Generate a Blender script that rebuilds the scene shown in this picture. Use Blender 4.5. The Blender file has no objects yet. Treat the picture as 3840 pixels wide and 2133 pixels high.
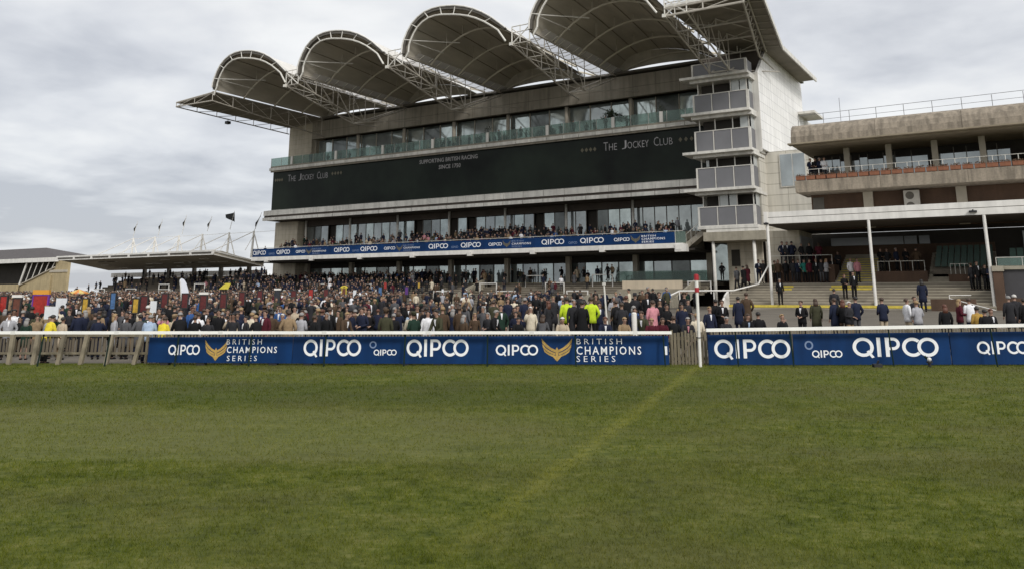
import bpy, bmesh, math, random
import numpy as np
from mathutils import Vector, Matrix, Euler
R = math.radians
random.seed(7)
scn = bpy.context.scene
col = scn.collection

# ------------------------------------------------------------------ camera
FPX, CX, CY = 3090.06, 1920.0, 427.06      # focal length and principal point for a 3840 px wide frame
YAW, PITCH, CAM_H = .556304, .215813, 2.4
fwd_h = Vector((-math.sin(YAW), math.cos(YAW), 0))
right = Vector((math.cos(YAW), math.sin(YAW), 0))
fwd = fwd_h * math.cos(PITCH) + Vector((0, 0, math.sin(PITCH)))
up = right.cross(fwd)
cam_d = bpy.data.cameras.new('camera')
cam = bpy.data.objects.new('camera', cam_d)
col.objects.link(cam)
m = Matrix.Identity(4)
for i, v in enumerate((right, up, -fwd)):
    for j in range(3):
        m[j][i] = v[j]
m[2][3] = CAM_H
cam.matrix_world = m
cam_d.sensor_width = 36
cam_d.lens = FPX / 3840 * 36
cam_d.shift_y = -(1066.5 - CY) / 3840
cam_d.clip_end = 5000
scn.camera = cam

# ------------------------------------------------------------------ sky, sun, exposure
SUN = Vector((.66, -.46, .60)).normalized()
sun_elev = math.asin(SUN.z)
sun_rot = math.atan2(SUN.x, SUN.y)
w = bpy.data.worlds.new('World')
scn.world = w
w.use_nodes = True
nt = w.node_tree
nt.nodes.clear()
N = nt.nodes.new
L = nt.links.new
out = N('ShaderNodeOutputWorld')
bg = N('ShaderNodeBackground')
bg.inputs[1].default_value = .1
sky = N('ShaderNodeTexSky')
sky.sky_type = 'NISHITA'
sky.sun_disc = False
sky.sun_elevation = sun_elev
sky.sun_rotation = sun_rot
tc = N('ShaderNodeTexCoord')
sep = N('ShaderNodeSeparateXYZ')
L(tc.outputs['Generated'], sep.inputs[0])
def mth(op, a, b=None, c=None):
    n = N('ShaderNodeMath')
    n.operation = op
    for i, v in enumerate((a, b, c)):
        if v is None:
            continue
        if isinstance(v, (int, float)):
            n.inputs[i].default_value = v
        else:
            L(v, n.inputs[i])
    return n.outputs[0]
zc = mth('ADD', mth('MAXIMUM', sep.outputs[2], 0), .16)
cmb = N('ShaderNodeCombineXYZ')
L(mth('DIVIDE', sep.outputs[0], zc), cmb.inputs[0])
L(mth('DIVIDE', sep.outputs[1], zc), cmb.inputs[1])
def noise(vec, scale, detail, rough, dist=0.0, off=(0, 0, 0)):
    mp = N('ShaderNodeMapping')
    mp.inputs['Location'].default_value = off
    L(vec, mp.inputs[0])
    n = N('ShaderNodeTexNoise')
    n.inputs['Scale'].default_value = scale
    n.inputs['Detail'].default_value = detail
    n.inputs['Roughness'].default_value = rough
    n.inputs['Distortion'].default_value = dist
    L(mp.outputs[0], n.inputs['Vector'])
    return n.outputs['Fac']
def ramp(fac, stops):
    r = N('ShaderNodeValToRGB')
    e = r.color_ramp.elements
    while len(e) < len(stops):
        e.new(.5)
    for k, (p, c) in enumerate(stops):
        e[k].position = p
        e[k].color = (*c, 1)
    L(fac, r.inputs[0])
    return r.outputs[0]
big = noise(cmb.outputs[0], .62, 5, .52, .35, (1.7, .4, 0))
small = noise(cmb.outputs[0], 2.1, 6, .55, .2, (4.1, 2.2, 0))
mixf = mth('ADD', mth('MULTIPLY', big, .72), mth('MULTIPLY', small, .28))
# the cloud deck is thinner towards the right of the stand (azimuth of the sun) and thicker to the left
side = mth('ADD', mth('MULTIPLY', sep.outputs[0], .10), mth('MULTIPLY', sep.outputs[2], .10))
cl = ramp(mth('ADD', mixf, side), [(.35, (3.6, 3.75, 4.1)), (.43, (5.1, 5.22, 5.45)), (.50, (6.25, 6.3, 6.32)), (.59, (7.3, 7.28, 7.2))])
mx = N('ShaderNodeMix')
mx.data_type = 'RGBA'
mx.inputs[0].default_value = .93
L(sky.outputs[0], mx.inputs[6])
L(cl, mx.inputs[7])
L(mx.outputs[2], bg.inputs[0])
L(bg.outputs[0], out.inputs[0])

sd = bpy.data.lights.new('sun', 'SUN')
sd.energy = 1.5
sd.angle = R(14)
sd.color = (1, .975, .94)
so = bpy.data.objects.new('sun', sd)
so.rotation_euler = SUN.to_track_quat('Z', 'Y').to_euler()
col.objects.link(so)
scn.view_settings.view_transform = 'Standard'
scn.view_settings.look = 'None'
scn.view_settings.exposure = .55
scn.view_settings.gamma = 1
scn.cycles.max_bounces = 8
scn.cycles.transparent_max_bounces = 12
scn.cycles.caustics_reflective = False
scn.cycles.caustics_refractive = False

# ------------------------------------------------------------------ measuring helpers
def ray(sx, sy):
    a, b = (sx - CX) / FPX, (sy - CY) / FPX
    return right * a - up * b + fwd
CAMP = Vector((0, 0, CAM_H))
def on_y(sx, sy, y):
    d = ray(sx, sy)
    return CAMP + d * (y / d.y)
def on_d(sx, sy, dd):
    d = ray(sx, sy)
    return CAMP + d * (dd / d.dot(fwd_h))
def uof(sx, dd=30.0, sy=1310):
    return on_d(sx, sy, dd).dot(right)
def fp(u, d, z):
    v = right * u + fwd_h * d
    v.z = z
    return v

# ------------------------------------------------------------------ materials
MATS = {}
def mat(name, c, rough=.7, var=.0, vs=3.0, bump=0.0, bs=20.0, metal=0.0, spec=.5, c2=None, stretch=(1, 1, 1), streak=0.0):
    if name in MATS:
        return MATS[name]
    mm = bpy.data.materials.new(name)
    mm.use_nodes = True
    t = mm.node_tree
    b = t.nodes['Principled BSDF']
    b.inputs['Roughness'].default_value = rough
    b.inputs['Metallic'].default_value = metal
    b.inputs['Specular IOR Level'].default_value = spec
    b.inputs['Base Color'].default_value = (*c, 1)
    if var or c2 or streak:
        tcn = t.nodes.new('ShaderNodeTexCoord')
        mp = t.nodes.new('ShaderNodeMapping')
        mp.inputs['Scale'].default_value = stretch
        t.links.new(tcn.outputs['Object'], mp.inputs[0])
        n = t.nodes.new('ShaderNodeTexNoise')
        n.inputs['Scale'].default_value = vs
        n.inputs['Detail'].default_value = 5
        n.inputs['Roughness'].default_value = .6
        t.links.new(mp.outputs[0], n.inputs['Vector'])
        r = t.nodes.new('ShaderNodeValToRGB')
        lo = tuple(max(0, x * (1 - var)) for x in c)
        hi = tuple(min(1, x * (1 + var)) for x in (c2 or c))
        r.color_ramp.elements[0].position = .32
        r.color_ramp.elements[0].color = (*lo, 1)
        r.color_ramp.elements[1].position = .68
        r.color_ramp.elements[1].color = (*hi, 1)
        t.links.new(n.outputs['Fac'], r.inputs[0])
        src = r.outputs[0]
        if streak:
            m2 = t.nodes.new('ShaderNodeMapping')
            m2.inputs['Scale'].default_value = (1.6, 1.6, .12)
            t.links.new(tcn.outputs['Object'], m2.inputs[0])
            n2 = t.nodes.new('ShaderNodeTexNoise')
            n2.inputs['Scale'].default_value = 1.4
            n2.inputs['Detail'].default_value = 6
            t.links.new(m2.outputs[0], n2.inputs['Vector'])
            r2 = t.nodes.new('ShaderNodeValToRGB')
            r2.color_ramp.elements[0].position = .35
            r2.color_ramp.elements[0].color = (1 - streak,) * 3 + (1,)
            r2.color_ramp.elements[1].position = .6
            r2.color_ramp.elements[1].color = (1, 1, 1, 1)
            t.links.new(n2.outputs['Fac'], r2.inputs[0])
            mxx = t.nodes.new('ShaderNodeMix')
            mxx.data_type = 'RGBA'
            mxx.blend_type = 'MULTIPLY'
            mxx.inputs[0].default_value = 1
            t.links.new(src, mxx.inputs[6])
            t.links.new(r2.outputs[0], mxx.inputs[7])
            src = mxx.outputs[2]
        t.links.new(src, b.inputs['Base Color'])
        if bump:
            nb = t.nodes.new('ShaderNodeTexNoise')
            nb.inputs['Scale'].default_value = bs
            nb.inputs['Detail'].default_value = 4
            t.links.new(tcn.outputs['Object'], nb.inputs['Vector'])
            bn = t.nodes.new('ShaderNodeBump')
            bn.inputs['Strength'].default_value = bump
            bn.inputs['Distance'].default_value = .05
            t.links.new(nb.outputs['Fac'], bn.inputs['Height'])
            t.links.new(bn.outputs[0], b.inputs['Normal'])
    MATS[name] = mm
    return mm
def panel_mat(name, c, cj, sx, sz, var=.08, rough=.5, offset=0.0, swap=False, streak=.25, jw=.02):
    """cladding with joints: brick texture laid on the wall's own plane (swap: wall faces x)"""
    mm = mat(name, c, rough, var, .5, streak=streak)
    t = mm.node_tree
    b = t.nodes['Principled BSDF']
    src = b.inputs['Base Color'].links[0].from_socket
    tcn = t.nodes.new('ShaderNodeTexCoord')
    sp = t.nodes.new('ShaderNodeSeparateXYZ')
    cb = t.nodes.new('ShaderNodeCombineXYZ')
    t.links.new(tcn.outputs['Object'], sp.inputs[0])
    t.links.new(sp.outputs[1 if swap else 0], cb.inputs[0])
    t.links.new(sp.outputs[2], cb.inputs[1])
    br = t.nodes.new('ShaderNodeTexBrick')
    br.offset = offset
    br.inputs['Scale'].default_value = 1
    br.inputs['Brick Width'].default_value = sx
    br.inputs['Row Height'].default_value = sz
    br.inputs['Mortar Size'].default_value = jw
    br.inputs['Color1'].default_value = (1, 1, 1, 1)
    br.inputs['Color2'].default_value = (.93, .93, .92, 1)
    br.inputs['Mortar'].default_value = (*cj, 1)
    t.links.new(cb.outputs[0], br.inputs['Vector'])
    mxx = t.nodes.new('ShaderNodeMix')
    mxx.data_type = 'RGBA'
    mxx.blend_type = 'MULTIPLY'
    mxx.inputs[0].default_value = 1
    t.links.new(src, mxx.inputs[6])
    t.links.new(br.outputs['Color'], mxx.inputs[7])
    t.links.new(mxx.outputs[2], b.inputs['Base Color'])
    return mm
def glass_mat(name, tint, c, fac, rough=.06):
    mm = bpy.data.materials.new(name)
    mm.use_nodes = True
    t = mm.node_tree
    b = t.nodes['Principled BSDF']
    b.inputs['Base Color'].default_value = (*c, 1)
    b.inputs['Roughness'].default_value = rough
    tr = t.nodes.new('ShaderNodeBsdfTransparent')
    tr.inputs[0].default_value = (*tint, 1)
    ms = t.nodes.new('ShaderNodeMixShader')
    ms.inputs[0].default_value = fac
    t.links.new(tr.outputs[0], ms.inputs[1])
    t.links.new(b.outputs[0], ms.inputs[2])
    t.links.new(ms.outputs[0], t.nodes['Material Output'].inputs[0])
    MATS[name] = mm
    return mm

M_WHITE = mat('white_paint', (.72, .70, .66), .45, .08, 1.2, streak=.12)
M_GIRD = mat('shaded_white_steel', (.40, .37, .32), .5, .12, 1.5)  # white steel, the shade under the roof put into its colour
M_STEEL = mat('white_steel', (.60, .58, .53), .45, .12, 1.5)
M_LEDGE = mat('pale_ledge', (.66, .64, .59), .55, .10, .6, streak=.22)
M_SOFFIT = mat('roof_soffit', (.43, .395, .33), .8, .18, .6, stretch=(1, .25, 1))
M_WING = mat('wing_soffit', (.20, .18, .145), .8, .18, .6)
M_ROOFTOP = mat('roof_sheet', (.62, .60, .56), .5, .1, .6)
M_EDGE = mat('dark_roof_edge', (.10, .09, .075), .6, .15, 1.0)
M_CONC = panel_mat('facade_concrete', (.30, .27, .22), (.45, .43, .4), 2.98, 3.4, .12, .8, streak=.25, jw=.03)
M_STONE = panel_mat('end_wall_stone', (.50, .45, .36), (.72, .7, .66), 1.5, .75, .1, .8, .5, streak=.2)
M_CLAD = panel_mat('side_cladding', (.84, .83, .81), (.52, .52, .52), 5.1, 1.02, .05, .45, swap=True, streak=.16, jw=.022)
M_CLADF = panel_mat('front_cladding', (.60, .57, .50), (.55, .54, .5), 2.3, 1.15, .06, .5, streak=.18, jw=.035)
M_DGLASS = mat('dark_screen_glass', (.009, .012, .009), .16, .7, .07, spec=.11, c2=(.014, .020, .014))
M_GLASS = mat('window_glass', (.34, .37, .37), .06, .25, .35, spec=.6, metal=.5)
M_GLASSD = mat('window_glass_dim', (.40, .45, .44), .06, .35, .4, spec=.6, metal=.65)
M_GLASSX = mat('window_glass_dark_room', (.11, .125, .12), .08, .4, .5, spec=.6, metal=.3)  # dark rooms behind the windows put into the glass tone
M_BALU = glass_mat('balustrade_glass', (.80, .92, .87), (.16, .22, .20), .42)
M_POLY = glass_mat('rooflight_sheet', (.95, .95, .97), (.8, .8, .82), .35, .4)
M_DARK = mat('recess_shade', (.035, .030, .025), .9, .2, .6)  # near-black stands in for the shade in openings and under decks
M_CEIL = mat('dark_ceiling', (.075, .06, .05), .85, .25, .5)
M_GREYP = mat('grey_panel', (.155, .155, .165), .5, .07, .5)
M_COL = mat('column_concrete', (.42, .38, .31), .8, .1, 1.0)
M_BRICK = panel_mat('brown_brick', (.105, .062, .040), (.6, .6, .6), .225, .075, .2, .9, .5, streak=.1, jw=.01)
M_AGG = mat('exposed_aggregate', (.30, .255, .20), .95, .14, 6, bump=.4, bs=30, streak=.42)
M_AGG2 = mat('pale_concrete', (.33, .30, .235), .9, .12, 2, streak=.2)
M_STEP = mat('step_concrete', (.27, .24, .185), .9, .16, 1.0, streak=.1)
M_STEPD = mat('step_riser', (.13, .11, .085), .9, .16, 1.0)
M_YELL = mat('yellow_line_paint', (.58, .46, .07), .7, .18, 3)
M_PAVE = mat('tarmac', (.125, .11, .088), .95, .18, .6, bump=.3, bs=40)
M_BLUE = mat('banner_blue', (.003, .031, .115), .5, .22, .45, spec=.16, streak=.18)
M_LET = mat('white_lettering', (.78, .79, .82), .5)
M_FAINT = mat('faint_lettering', (.16, .22, .36), .5)
M_GOLD = mat('gold_emblem', (.42, .27, .07), .5, .25, 6)
M_GREY_LET = mat('grey_lettering', (.24, .23, .22), .5)
M_GOLDD = mat('dull_gold_marks', (.13, .115, .075), .6)
M_RAIL = mat('white_rail_plastic', (.80, .79, .76), .35, .05, 2)
M_GREEN = mat('dark_green_steel', (.008, .020, .016), .7, .2, 3, spec=.1)
M_WOOD = mat('weathered_wood', (.17, .145, .10), .9, .3, 2.5, stretch=(1, 1, .2), bump=.3, bs=30)
M_WOODP = mat('wood_panel', (.135, .11, .08), .9, .3, 1.8, stretch=(1, 1, .3))
M_RED = mat('red_paint', (.33, .012, .02), .45)
M_BLACK = mat('black_plastic', (.012, .012, .013), .5)
M_TERRA = mat('terracotta', (.19, .075, .038), .8, .2, 4)
M_LEAF = mat('leaf_green', (.030, .055, .018), .8, .4, 6)
M_LEAFD = mat('leaf_dark', (.022, .030, .012), .8, .4, 6)
M_GSEAT = mat('green_seat_plastic', (.012, .05, .034), .5, .15, 2)
M_CREAM = panel_mat('cream_brick', (.42, .34, .20), (.8, .78, .72), .45, .15, .12, .9, .5, streak=.15, jw=.012)
M_SLATE = mat('slate_roof', (.075, .066, .066), .8, .2, 2)

# ------------------------------------------------------------------ mesh helpers
class MB:
    def __init__(s):
        s.v, s.f, s.mi, s.k = [], [], [], 0
    def add(s, vs, fs):
        n = len(s.v)
        s.v += [Vector(p) for p in vs]
        for f in fs:
            s.f.append([n + i for i in f])
            s.mi.append(s.k)
        return s
    def box(s, x0, x1, y0, y1, z0, z1):
        x0, x1 = min(x0, x1), max(x0, x1)
        y0, y1 = min(y0, y1), max(y0, y1)
        z0, z1 = min(z0, z1), max(z0, z1)
        return s.add([(x0, y0, z0), (x1, y0, z0), (x1, y1, z0), (x0, y1, z0), (x0, y0, z1), (x1, y0, z1), (x1, y1, z1), (x0, y1, z1)],
                     [(0, 3, 2, 1), (4, 5, 6, 7), (0, 1, 5, 4), (1, 2, 6, 5), (2, 3, 7, 6), (3, 0, 4, 7)])
    def fbox(s, u0, u1, d0, d1, z0, z1, z0b=None, z1b=None):
        """box along the fence line; z may differ at the far end"""
        z0b = z0 if z0b is None else z0b
        z1b = z1 if z1b is None else z1b
        return s.add([fp(u0, d0, z0), fp(u1, d0, z0b), fp(u1, d1, z0b), fp(u0, d1, z0), fp(u0, d0, z1), fp(u1, d0, z1b), fp(u1, d1, z1b), fp(u0, d1, z1)],
                     [(0, 3, 2, 1), (4, 5, 6, 7), (0, 1, 5, 4), (1, 2, 6, 5), (2, 3, 7, 6), (3, 0, 4, 7)])
    def tube(s, p, q, r, n=6, r2=None):
        p, q = Vector(p), Vector(q)
        r2 = r if r2 is None else r2
        d = (q - p)
        if d.length < 1e-6:
            return s
        d.normalize()
        a = d.orthogonal().normalized()
        b = d.cross(a)
        vs = []
        for c, rr in ((p, r), (q, r2)):
            for i in range(n):
                t = 2 * math.pi * i / n
                vs.append(c + a * (rr * math.cos(t)) + b * (rr * math.sin(t)))
        fs = [(i, (i + 1) % n, n + (i + 1) % n, n + i) for i in range(n)]
        fs += [tuple(range(n - 1, -1, -1)), tuple(range(n, 2 * n))]
        return s.add(vs, fs)
    def path(s, pts, r, n=6):
        for a, b in zip(pts, pts[1:]):
            s.tube(a, b, r, n)
        return s
    def prism(s, poly, ext):
        """poly: list of points (one face), ext: vector"""
        n = len(poly)
        ext = Vector(ext)
        vs = [Vector(p) for p in poly] + [Vector(p) + ext for p in poly]
        fs = [tuple(range(n - 1, -1, -1)), tuple(range(n, 2 * n))] + [(i, (i + 1) % n, n + (i + 1) % n, n + i) for i in range(n)]
        return s.add(vs, fs)
    def sheet(s, rows, th=None):
        """grid of points; th: vector that gives it thickness"""
        nr, nc = len(rows), len(rows[0])
        vs = [Vector(p) for r_ in rows for p in r_]
        fs = [(r_ * nc + c, r_ * nc + c + 1, (r_ + 1) * nc + c + 1, (r_ + 1) * nc + c) for r_ in range(nr - 1) for c in range(nc - 1)]
        if th is not None:
            th = Vector(th)
            k = len(vs)
            vs += [p + th for p in vs]
            fs += [tuple(k + i for i in reversed(f)) for f in fs]
            edge = [c for c in range(nc)] + [r_ * nc + nc - 1 for r_ in range(1, nr)] + [(nr - 1) * nc + c for c in range(nc - 2, -1, -1)] + [r_ * nc for r_ in range(nr - 2, 0, -1)]
            for a, b in zip(edge, edge[1:] + edge[:1]):
                fs.append((a, b, k + b, k + a))
        return s.add(vs, fs)
    def ball(s, c, rx, ry, rz, n=8, m_=5):
        c = Vector(c)
        vs = [c + Vector((0, 0, -rz))]
        for i in range(1, m_):
            ph = -math.pi / 2 + math.pi * i / m_
            for j in range(n):
                t = 2 * math.pi * j / n
                vs.append(c + Vector((rx * math.cos(ph) * math.cos(t), ry * math.cos(ph) * math.sin(t), rz * math.sin(ph))))
        vs.append(c + Vector((0, 0, rz)))
        fs = [(0, 1 + (j + 1) % n, 1 + j) for j in range(n)]
        for i in range(m_ - 2):
            for j in range(n):
                a, b = 1 + i * n + j, 1 + i * n + (j + 1) % n
                fs.append((a, b, b + n, a + n))
        k = 1 + (m_ - 2) * n
        fs += [(k + j, k + (j + 1) % n, len(vs) - 1) for j in range(n)]
        return s.add(vs, fs)
    def mesh(s, name, mats, org=(0, 0, 0), smooth=False):
        me = bpy.data.meshes.new(name)
        o = Vector(org)
        me.from_pydata([tuple(v - o) for v in s.v], [], s.f)
        for mm in (mats if isinstance(mats, (list, tuple)) else [mats]):
            me.materials.append(mm)
        if s.k or max(s.mi, default=0):
            me.polygons.foreach_set('material_index', s.mi)
        if smooth:
            me.polygons.foreach_set('use_smooth', [True] * len(me.polygons))
        me.update()
        return me
    def build(s, name, mats, parent=None, label=None, smooth=False, kind=None):
        org = Vector((0, 0, 0))
        p = parent
        while p is not None:
            org += p.location
            p = p.parent
        o = bpy.data.objects.new(name, s.mesh(name, mats, org, smooth))
        col.objects.link(o)
        o.parent = parent
        if label:
            o['label'] = label
        if kind:
            o['kind'] = kind
        return o
def tag(o, label, cat, group=None):
    o['label'] = label
    o['category'] = cat
    if group:
        o['group'] = group
    return o
def thing(name, loc, label, cat, group=None, rz=0):
    o = bpy.data.objects.new(name, None)
    o.empty_display_size = .3
    col.objects.link(o)
    o.location = loc
    o.rotation_euler.z = rz
    return tag(o, label, cat, group)
def single(name, mb, mats, label, cat, base, group=None, smooth=False):
    """a thing that is one mesh, its origin at its base"""
    o = bpy.data.objects.new(name, mb.mesh(name, mats, base, smooth))
    o.location = base
    col.objects.link(o)
    return tag(o, label, cat, group)
def copy_tree(o, parent=None):
    c = o.copy()
    col.objects.link(c)
    c.parent = parent
    for ch in list(o.children):
        copy_tree(ch, c)
    return c

# ------------------------------------------------------------------ lettering
def text_mesh(s, size, spacing=1.0, width=1.0, bold=0.0):
    cu = bpy.data.curves.new('lettering', 'FONT')
    cu.body = s
    cu.size = size
    cu.space_character = spacing
    cu.extrude = .004
    cu.offset = bold
    cu.resolution_u = 2
    cu.align_x = 'LEFT'
    o = bpy.data.objects.new('lettering', cu)
    col.objects.link(o)
    dg = bpy.context.evaluated_depsgraph_get()
    me = bpy.data.meshes.new_from_object(o.evaluated_get(dg))
    bpy.data.objects.remove(o)
    vs = [v.co.copy() for v in me.vertices]
    fs = [list(p.vertices) for p in me.polygons]
    x0, x1 = min(v.x for v in vs), max(v.x for v in vs)
    y0, y1 = min(v.y for v in vs), max(v.y for v in vs)
    return vs, fs, (x0, x1, y0, y1)
def put_text(mb, s, o, ex, ez, en, w_, h_, bold=0.0, spacing=1.0):
    """text s filling a w_ x h_ box whose lower left corner is o; ex along, ez up, en outward"""
    vs, fs, (x0, x1, y0, y1) = text_mesh(s, 1.0, spacing, 1.0, bold)
    kx, ky = w_ / (x1 - x0), h_ / (y1 - y0)
    mb.add([o + ex * ((v.x - x0) * kx) + ez * ((v.y - y0) * ky) + en * (v.z + .006) for v in vs], fs)
def put_poly(mb, pts, o, ex, ez, en, th=.005):
    mb.prism([o + ex * a + ez * b + en * .002 for a, b in pts], en * th)
def arc_strip(mb, cx_, cy_, r, t, a0, a1, o, ex, ez, en, n=28, kx=1.0):
    for i in range(n):
        p, q = a0 + (a1 - a0) * i / n, a0 + (a1 - a0) * (i + 1) / n
        put_poly(mb, [(cx_ + kx * (r - t) * math.cos(p), cy_ + (r - t) * math.sin(p)), (cx_ + kx * r * math.cos(p), cy_ + r * math.sin(p)),
                      (cx_ + kx * r * math.cos(q), cy_ + r * math.sin(q)), (cx_ + kx * (r - t) * math.cos(q), cy_ + (r - t) * math.sin(q))], o, ex, ez, en)
def put_word(mb, o, ex, ez, en, w_, h_):
    """the wide geometric five-letter sponsor word, drawn in units of its height"""
    sx = w_ / (4.06 * h_)
    ex = ex * sx
    H_ = h_
    t = .165 * H_
    def P_(pts, th=.005):
        put_poly(mb, [(a * H_, b * H_) for a, b in pts], o, ex, ez, en, th)
    def A_(c, r, a0, a1, n=28, tt=None):
        arc_strip(mb, c * H_, r[1] * H_, r[0] * H_, tt or t, a0, a1, o, ex, ez, en, n)
    A_(.5, (.5, .5), 0, 2 * math.pi)
    P_([(.64, .26), (.74, .34), (1.0, -.02), (.88, -.07)], .009)
    P_([(1.15, 0), (1.33, 0), (1.33, 1), (1.15, 1)])
    P_([(1.55, 0), (1.73, 0), (1.73, 1), (1.55, 1)])
    P_([(1.73, .85), (1.92, .85), (1.92, 1), (1.73, 1)])
    P_([(1.73, .35), (1.92, .35), (1.92, .50), (1.73, .50)])
    A_(1.92, (.325, .675), -math.pi / 2, math.pi / 2, 14, .15 * H_)
    A_(2.84, (.5, .5), R(46), R(314), 26)
    A_(3.56, (.5, .5), 0, 2 * math.pi)
def put_wings(mb, o, ex, ez, en, w_, h_):
    for sgn in (-1, 1):
        for pts in ([(.04, .50), (.20, .60), (.36, .78), (.50, 1.0), (.475, .80), (.34, .60), (.18, .465), (.055, .39)],
                    [(.055, .365), (.20, .44), (.36, .575), (.472, .76), (.455, .60), (.34, .445), (.20, .345), (.07, .27)],
                    [(.0, .0), (.045, .245), (.20, .322), (.34, .42), (.44, .56), (.40, .41), (.28, .29), (.13, .20)],
                    [(.0, .62), (.05, .50), (.045, .25), (.0, .02)]):
            put_poly(mb, [((.5 + sgn * a) * w_, b * h_) for a, b in pts], o, ex, ez, en, .006)

# ================================================================== GROUND
TURF_END = 30.9
def lawn_z(x, y):
    """height of the paved lawn: nearly level at the left, ramping up to the older stand's terrace at the right"""
    d = -math.sin(YAW) * x + math.cos(YAW) * y
    dw = math.cos(YAW) * 80 - math.sin(YAW) * x
    za = -.08 + 1.26 * min(max((d - 34.0) / max(dw - 34.0, 5), 0), 1)
    dr = math.cos(YAW) * 60.6 - math.sin(YAW) * x
    zb = -.10 + 1.58 * min(max((d - 31.5) / max(dr - 31.5, 5), 0), 1) ** .75
    k = min(max((x + 27) / 8, 0), 1)
    return za + (zb - za) * k
def terr_z(y):
    """height of the stepped terrace in front of the stands"""
    if y < 80.8:
        return None
    return 1.2 + .26 * min(int((y - 80.8) / .8) + 1, 10)
def ground_z(x, y):
    t = terr_z(y) if x < -29.5 and x > -99 else None
    if x >= -19.8 and y > 60.75:
        t = 1.5 + .195 * min(int((y - 60.75) / .6) + 1, 9)
    return lawn_z(x, y) if t is None else t

def turf_material(blade=False):
    mm = bpy.data.materials.new('turf_blades' if blade else 'turf')
    mm.use_nodes = True
    t = mm.node_tree
    b = t.nodes['Principled BSDF']
    b.inputs['Roughness'].default_value = .9
    b.inputs['Specular IOR Level'].default_value = .15
    n = t.nodes.new
    l = t.links.new
    tcn = n('ShaderNodeTexCoord')
    mp = n('ShaderNodeMapping')
    mp.vector_type = 'POINT'
    mp.inputs['Rotation'].default_value = (0, 0, -YAW)
    l(tcn.outputs['Object'], mp.inputs[0])
    sp = n('ShaderNodeSeparateXYZ')
    l(mp.outputs[0], sp.inputs[0])
    U, D = sp.outputs[0], sp.outputs[1]
    def m_(op, a, b_=None, c=None, clamp=False):
        k = n('ShaderNodeMath')
        k.operation = op
        k.use_clamp = clamp
        for i, v in enumerate((a, b_, c)):
            if v is None:
                continue
            if isinstance(v, (int, float)):
                k.inputs[i].default_value = v
            else:
                l(v, k.inputs[i])
        return k.outputs[0]
    def nz(scale, det, ro, sc=(1, 1, 1), off=(0, 0, 0)):
        q = n('ShaderNodeMapping')
        q.inputs['Scale'].default_value = sc
        q.inputs['Location'].default_value = off
        l(mp.outputs[0], q.inputs[0])
        k = n('ShaderNodeTexNoise')
        k.inputs['Scale'].default_value = scale
        k.inputs['Detail'].default_value = det
        k.inputs['Roughness'].default_value = ro
        l(q.outputs[0], k.inputs['Vector'])
        return k.outputs['Fac']
    wob = m_('MULTIPLY', m_('SUBTRACT', nz(.35, 3, .5), .5), 1.6)
    wob2 = m_('MULTIPLY', m_('SUBTRACT', nz(1.3, 4, .6), .5), .9)
    def mix(a, b_, f, mode='MIX'):
        k = n('ShaderNodeMix')
        k.data_type = 'RGBA'
        k.blend_type = mode
        for i, v in ((0, f), (6, a), (7, b_)):
            if isinstance(v, (int, float)):
                k.inputs[i].default_value = v
            elif isinstance(v, tuple):
                k.inputs[i].default_value = (*v, 1)
            else:
                l(v, k.inputs[i])
        return k.outputs[2]
    def ramp_(f, stops):
        r = n('ShaderNodeValToRGB')
        e = r.color_ramp.elements
        while len(e) < len(stops):
            e.new(.5)
        for k, (p, c) in enumerate(stops):
            e[k].position = p
            e[k].color = (*c, 1)
        l(f, r.inputs[0])
        return r.outputs[0]
    clump = nz(1.15, 6, .58, (.8, 1.2, 1))
    fine = nz(14, 5, .65)
    mid = nz(5.0, 5, .66, (.85, 1.2, 1), (7, 3, 0))
    patch = nz(.33, 4, .55, off=(3, 1, 0))
    base = ramp_(m_('ADD', m_('ADD', m_('MULTIPLY', clump, .30), m_('MULTIPLY', mid, .48)), m_('MULTIPLY', fine, .22)),
                 [(.36, (.022, .033, .004)), (.45, (.056, .072, .009)), (.53, (.086, .100, .016)), (.63, (.140, .142, .042))])
    dry = ramp_(patch, [(.42, (0, 0, 0)), (.66, (.55, .55, .55))])
    c = mix(base, (.085, .083, .030), dry)
    # mown bands running along the course: paler bruised strips between darker ones
    def band(d0, d1, slope, soft):
        dd = m_('SUBTRACT', m_('ADD', D, wob), m_('MULTIPLY', U, slope))
        a = m_('DIVIDE', m_('SUBTRACT', dd, d0), soft, clamp=True)
        b2 = m_('DIVIDE', m_('SUBTRACT', d1, dd), soft, clamp=True)
        return m_('MULTIPLY', a, b2)
    left = m_('DIVIDE', m_('SUBTRACT', 2.5, U), 4.0, clamp=True)
    b1 = m_('MULTIPLY', m_('MULTIPLY', band(12.6, 18.5, -.085, .9), left), .42)
    c = mix(c, (.130, .134, .050), b1)
    b2 = m_('MULTIPLY', m_('MULTIPLY', band(18.8, 24.6, -.02, 1.2), m_('DIVIDE', m_('SUBTRACT', 9, U), 8, clamp=True)), .45)
    c = mix(c, (.030, .044, .006), b2)
    b3 = m_('MULTIPLY', m_('MULTIPLY', band(12.35, 13.1, -.085, .3), left), .40)
    c = mix(c, (.125, .13, .045), b3)
    # the worn yellowish line from the winning post across the course
    p0, p1 = on_line[0], on_line[1]
    slope = (p1[0] - p0[0]) / (p1[1] - p0[1])
    dl = m_('ABSOLUTE', m_('SUBTRACT', m_('ADD', U, m_('MULTIPLY', wob2, .35)), m_('ADD', m_('MULTIPLY', m_('SUBTRACT', D, p0[1]), slope), p0[0])))
    ln = m_('MULTIPLY', m_('SUBTRACT', 1, m_('DIVIDE', dl, .30), clamp=True), m_('DIVIDE', m_('SUBTRACT', D, 7.5), 3.5, clamp=True))
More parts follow.
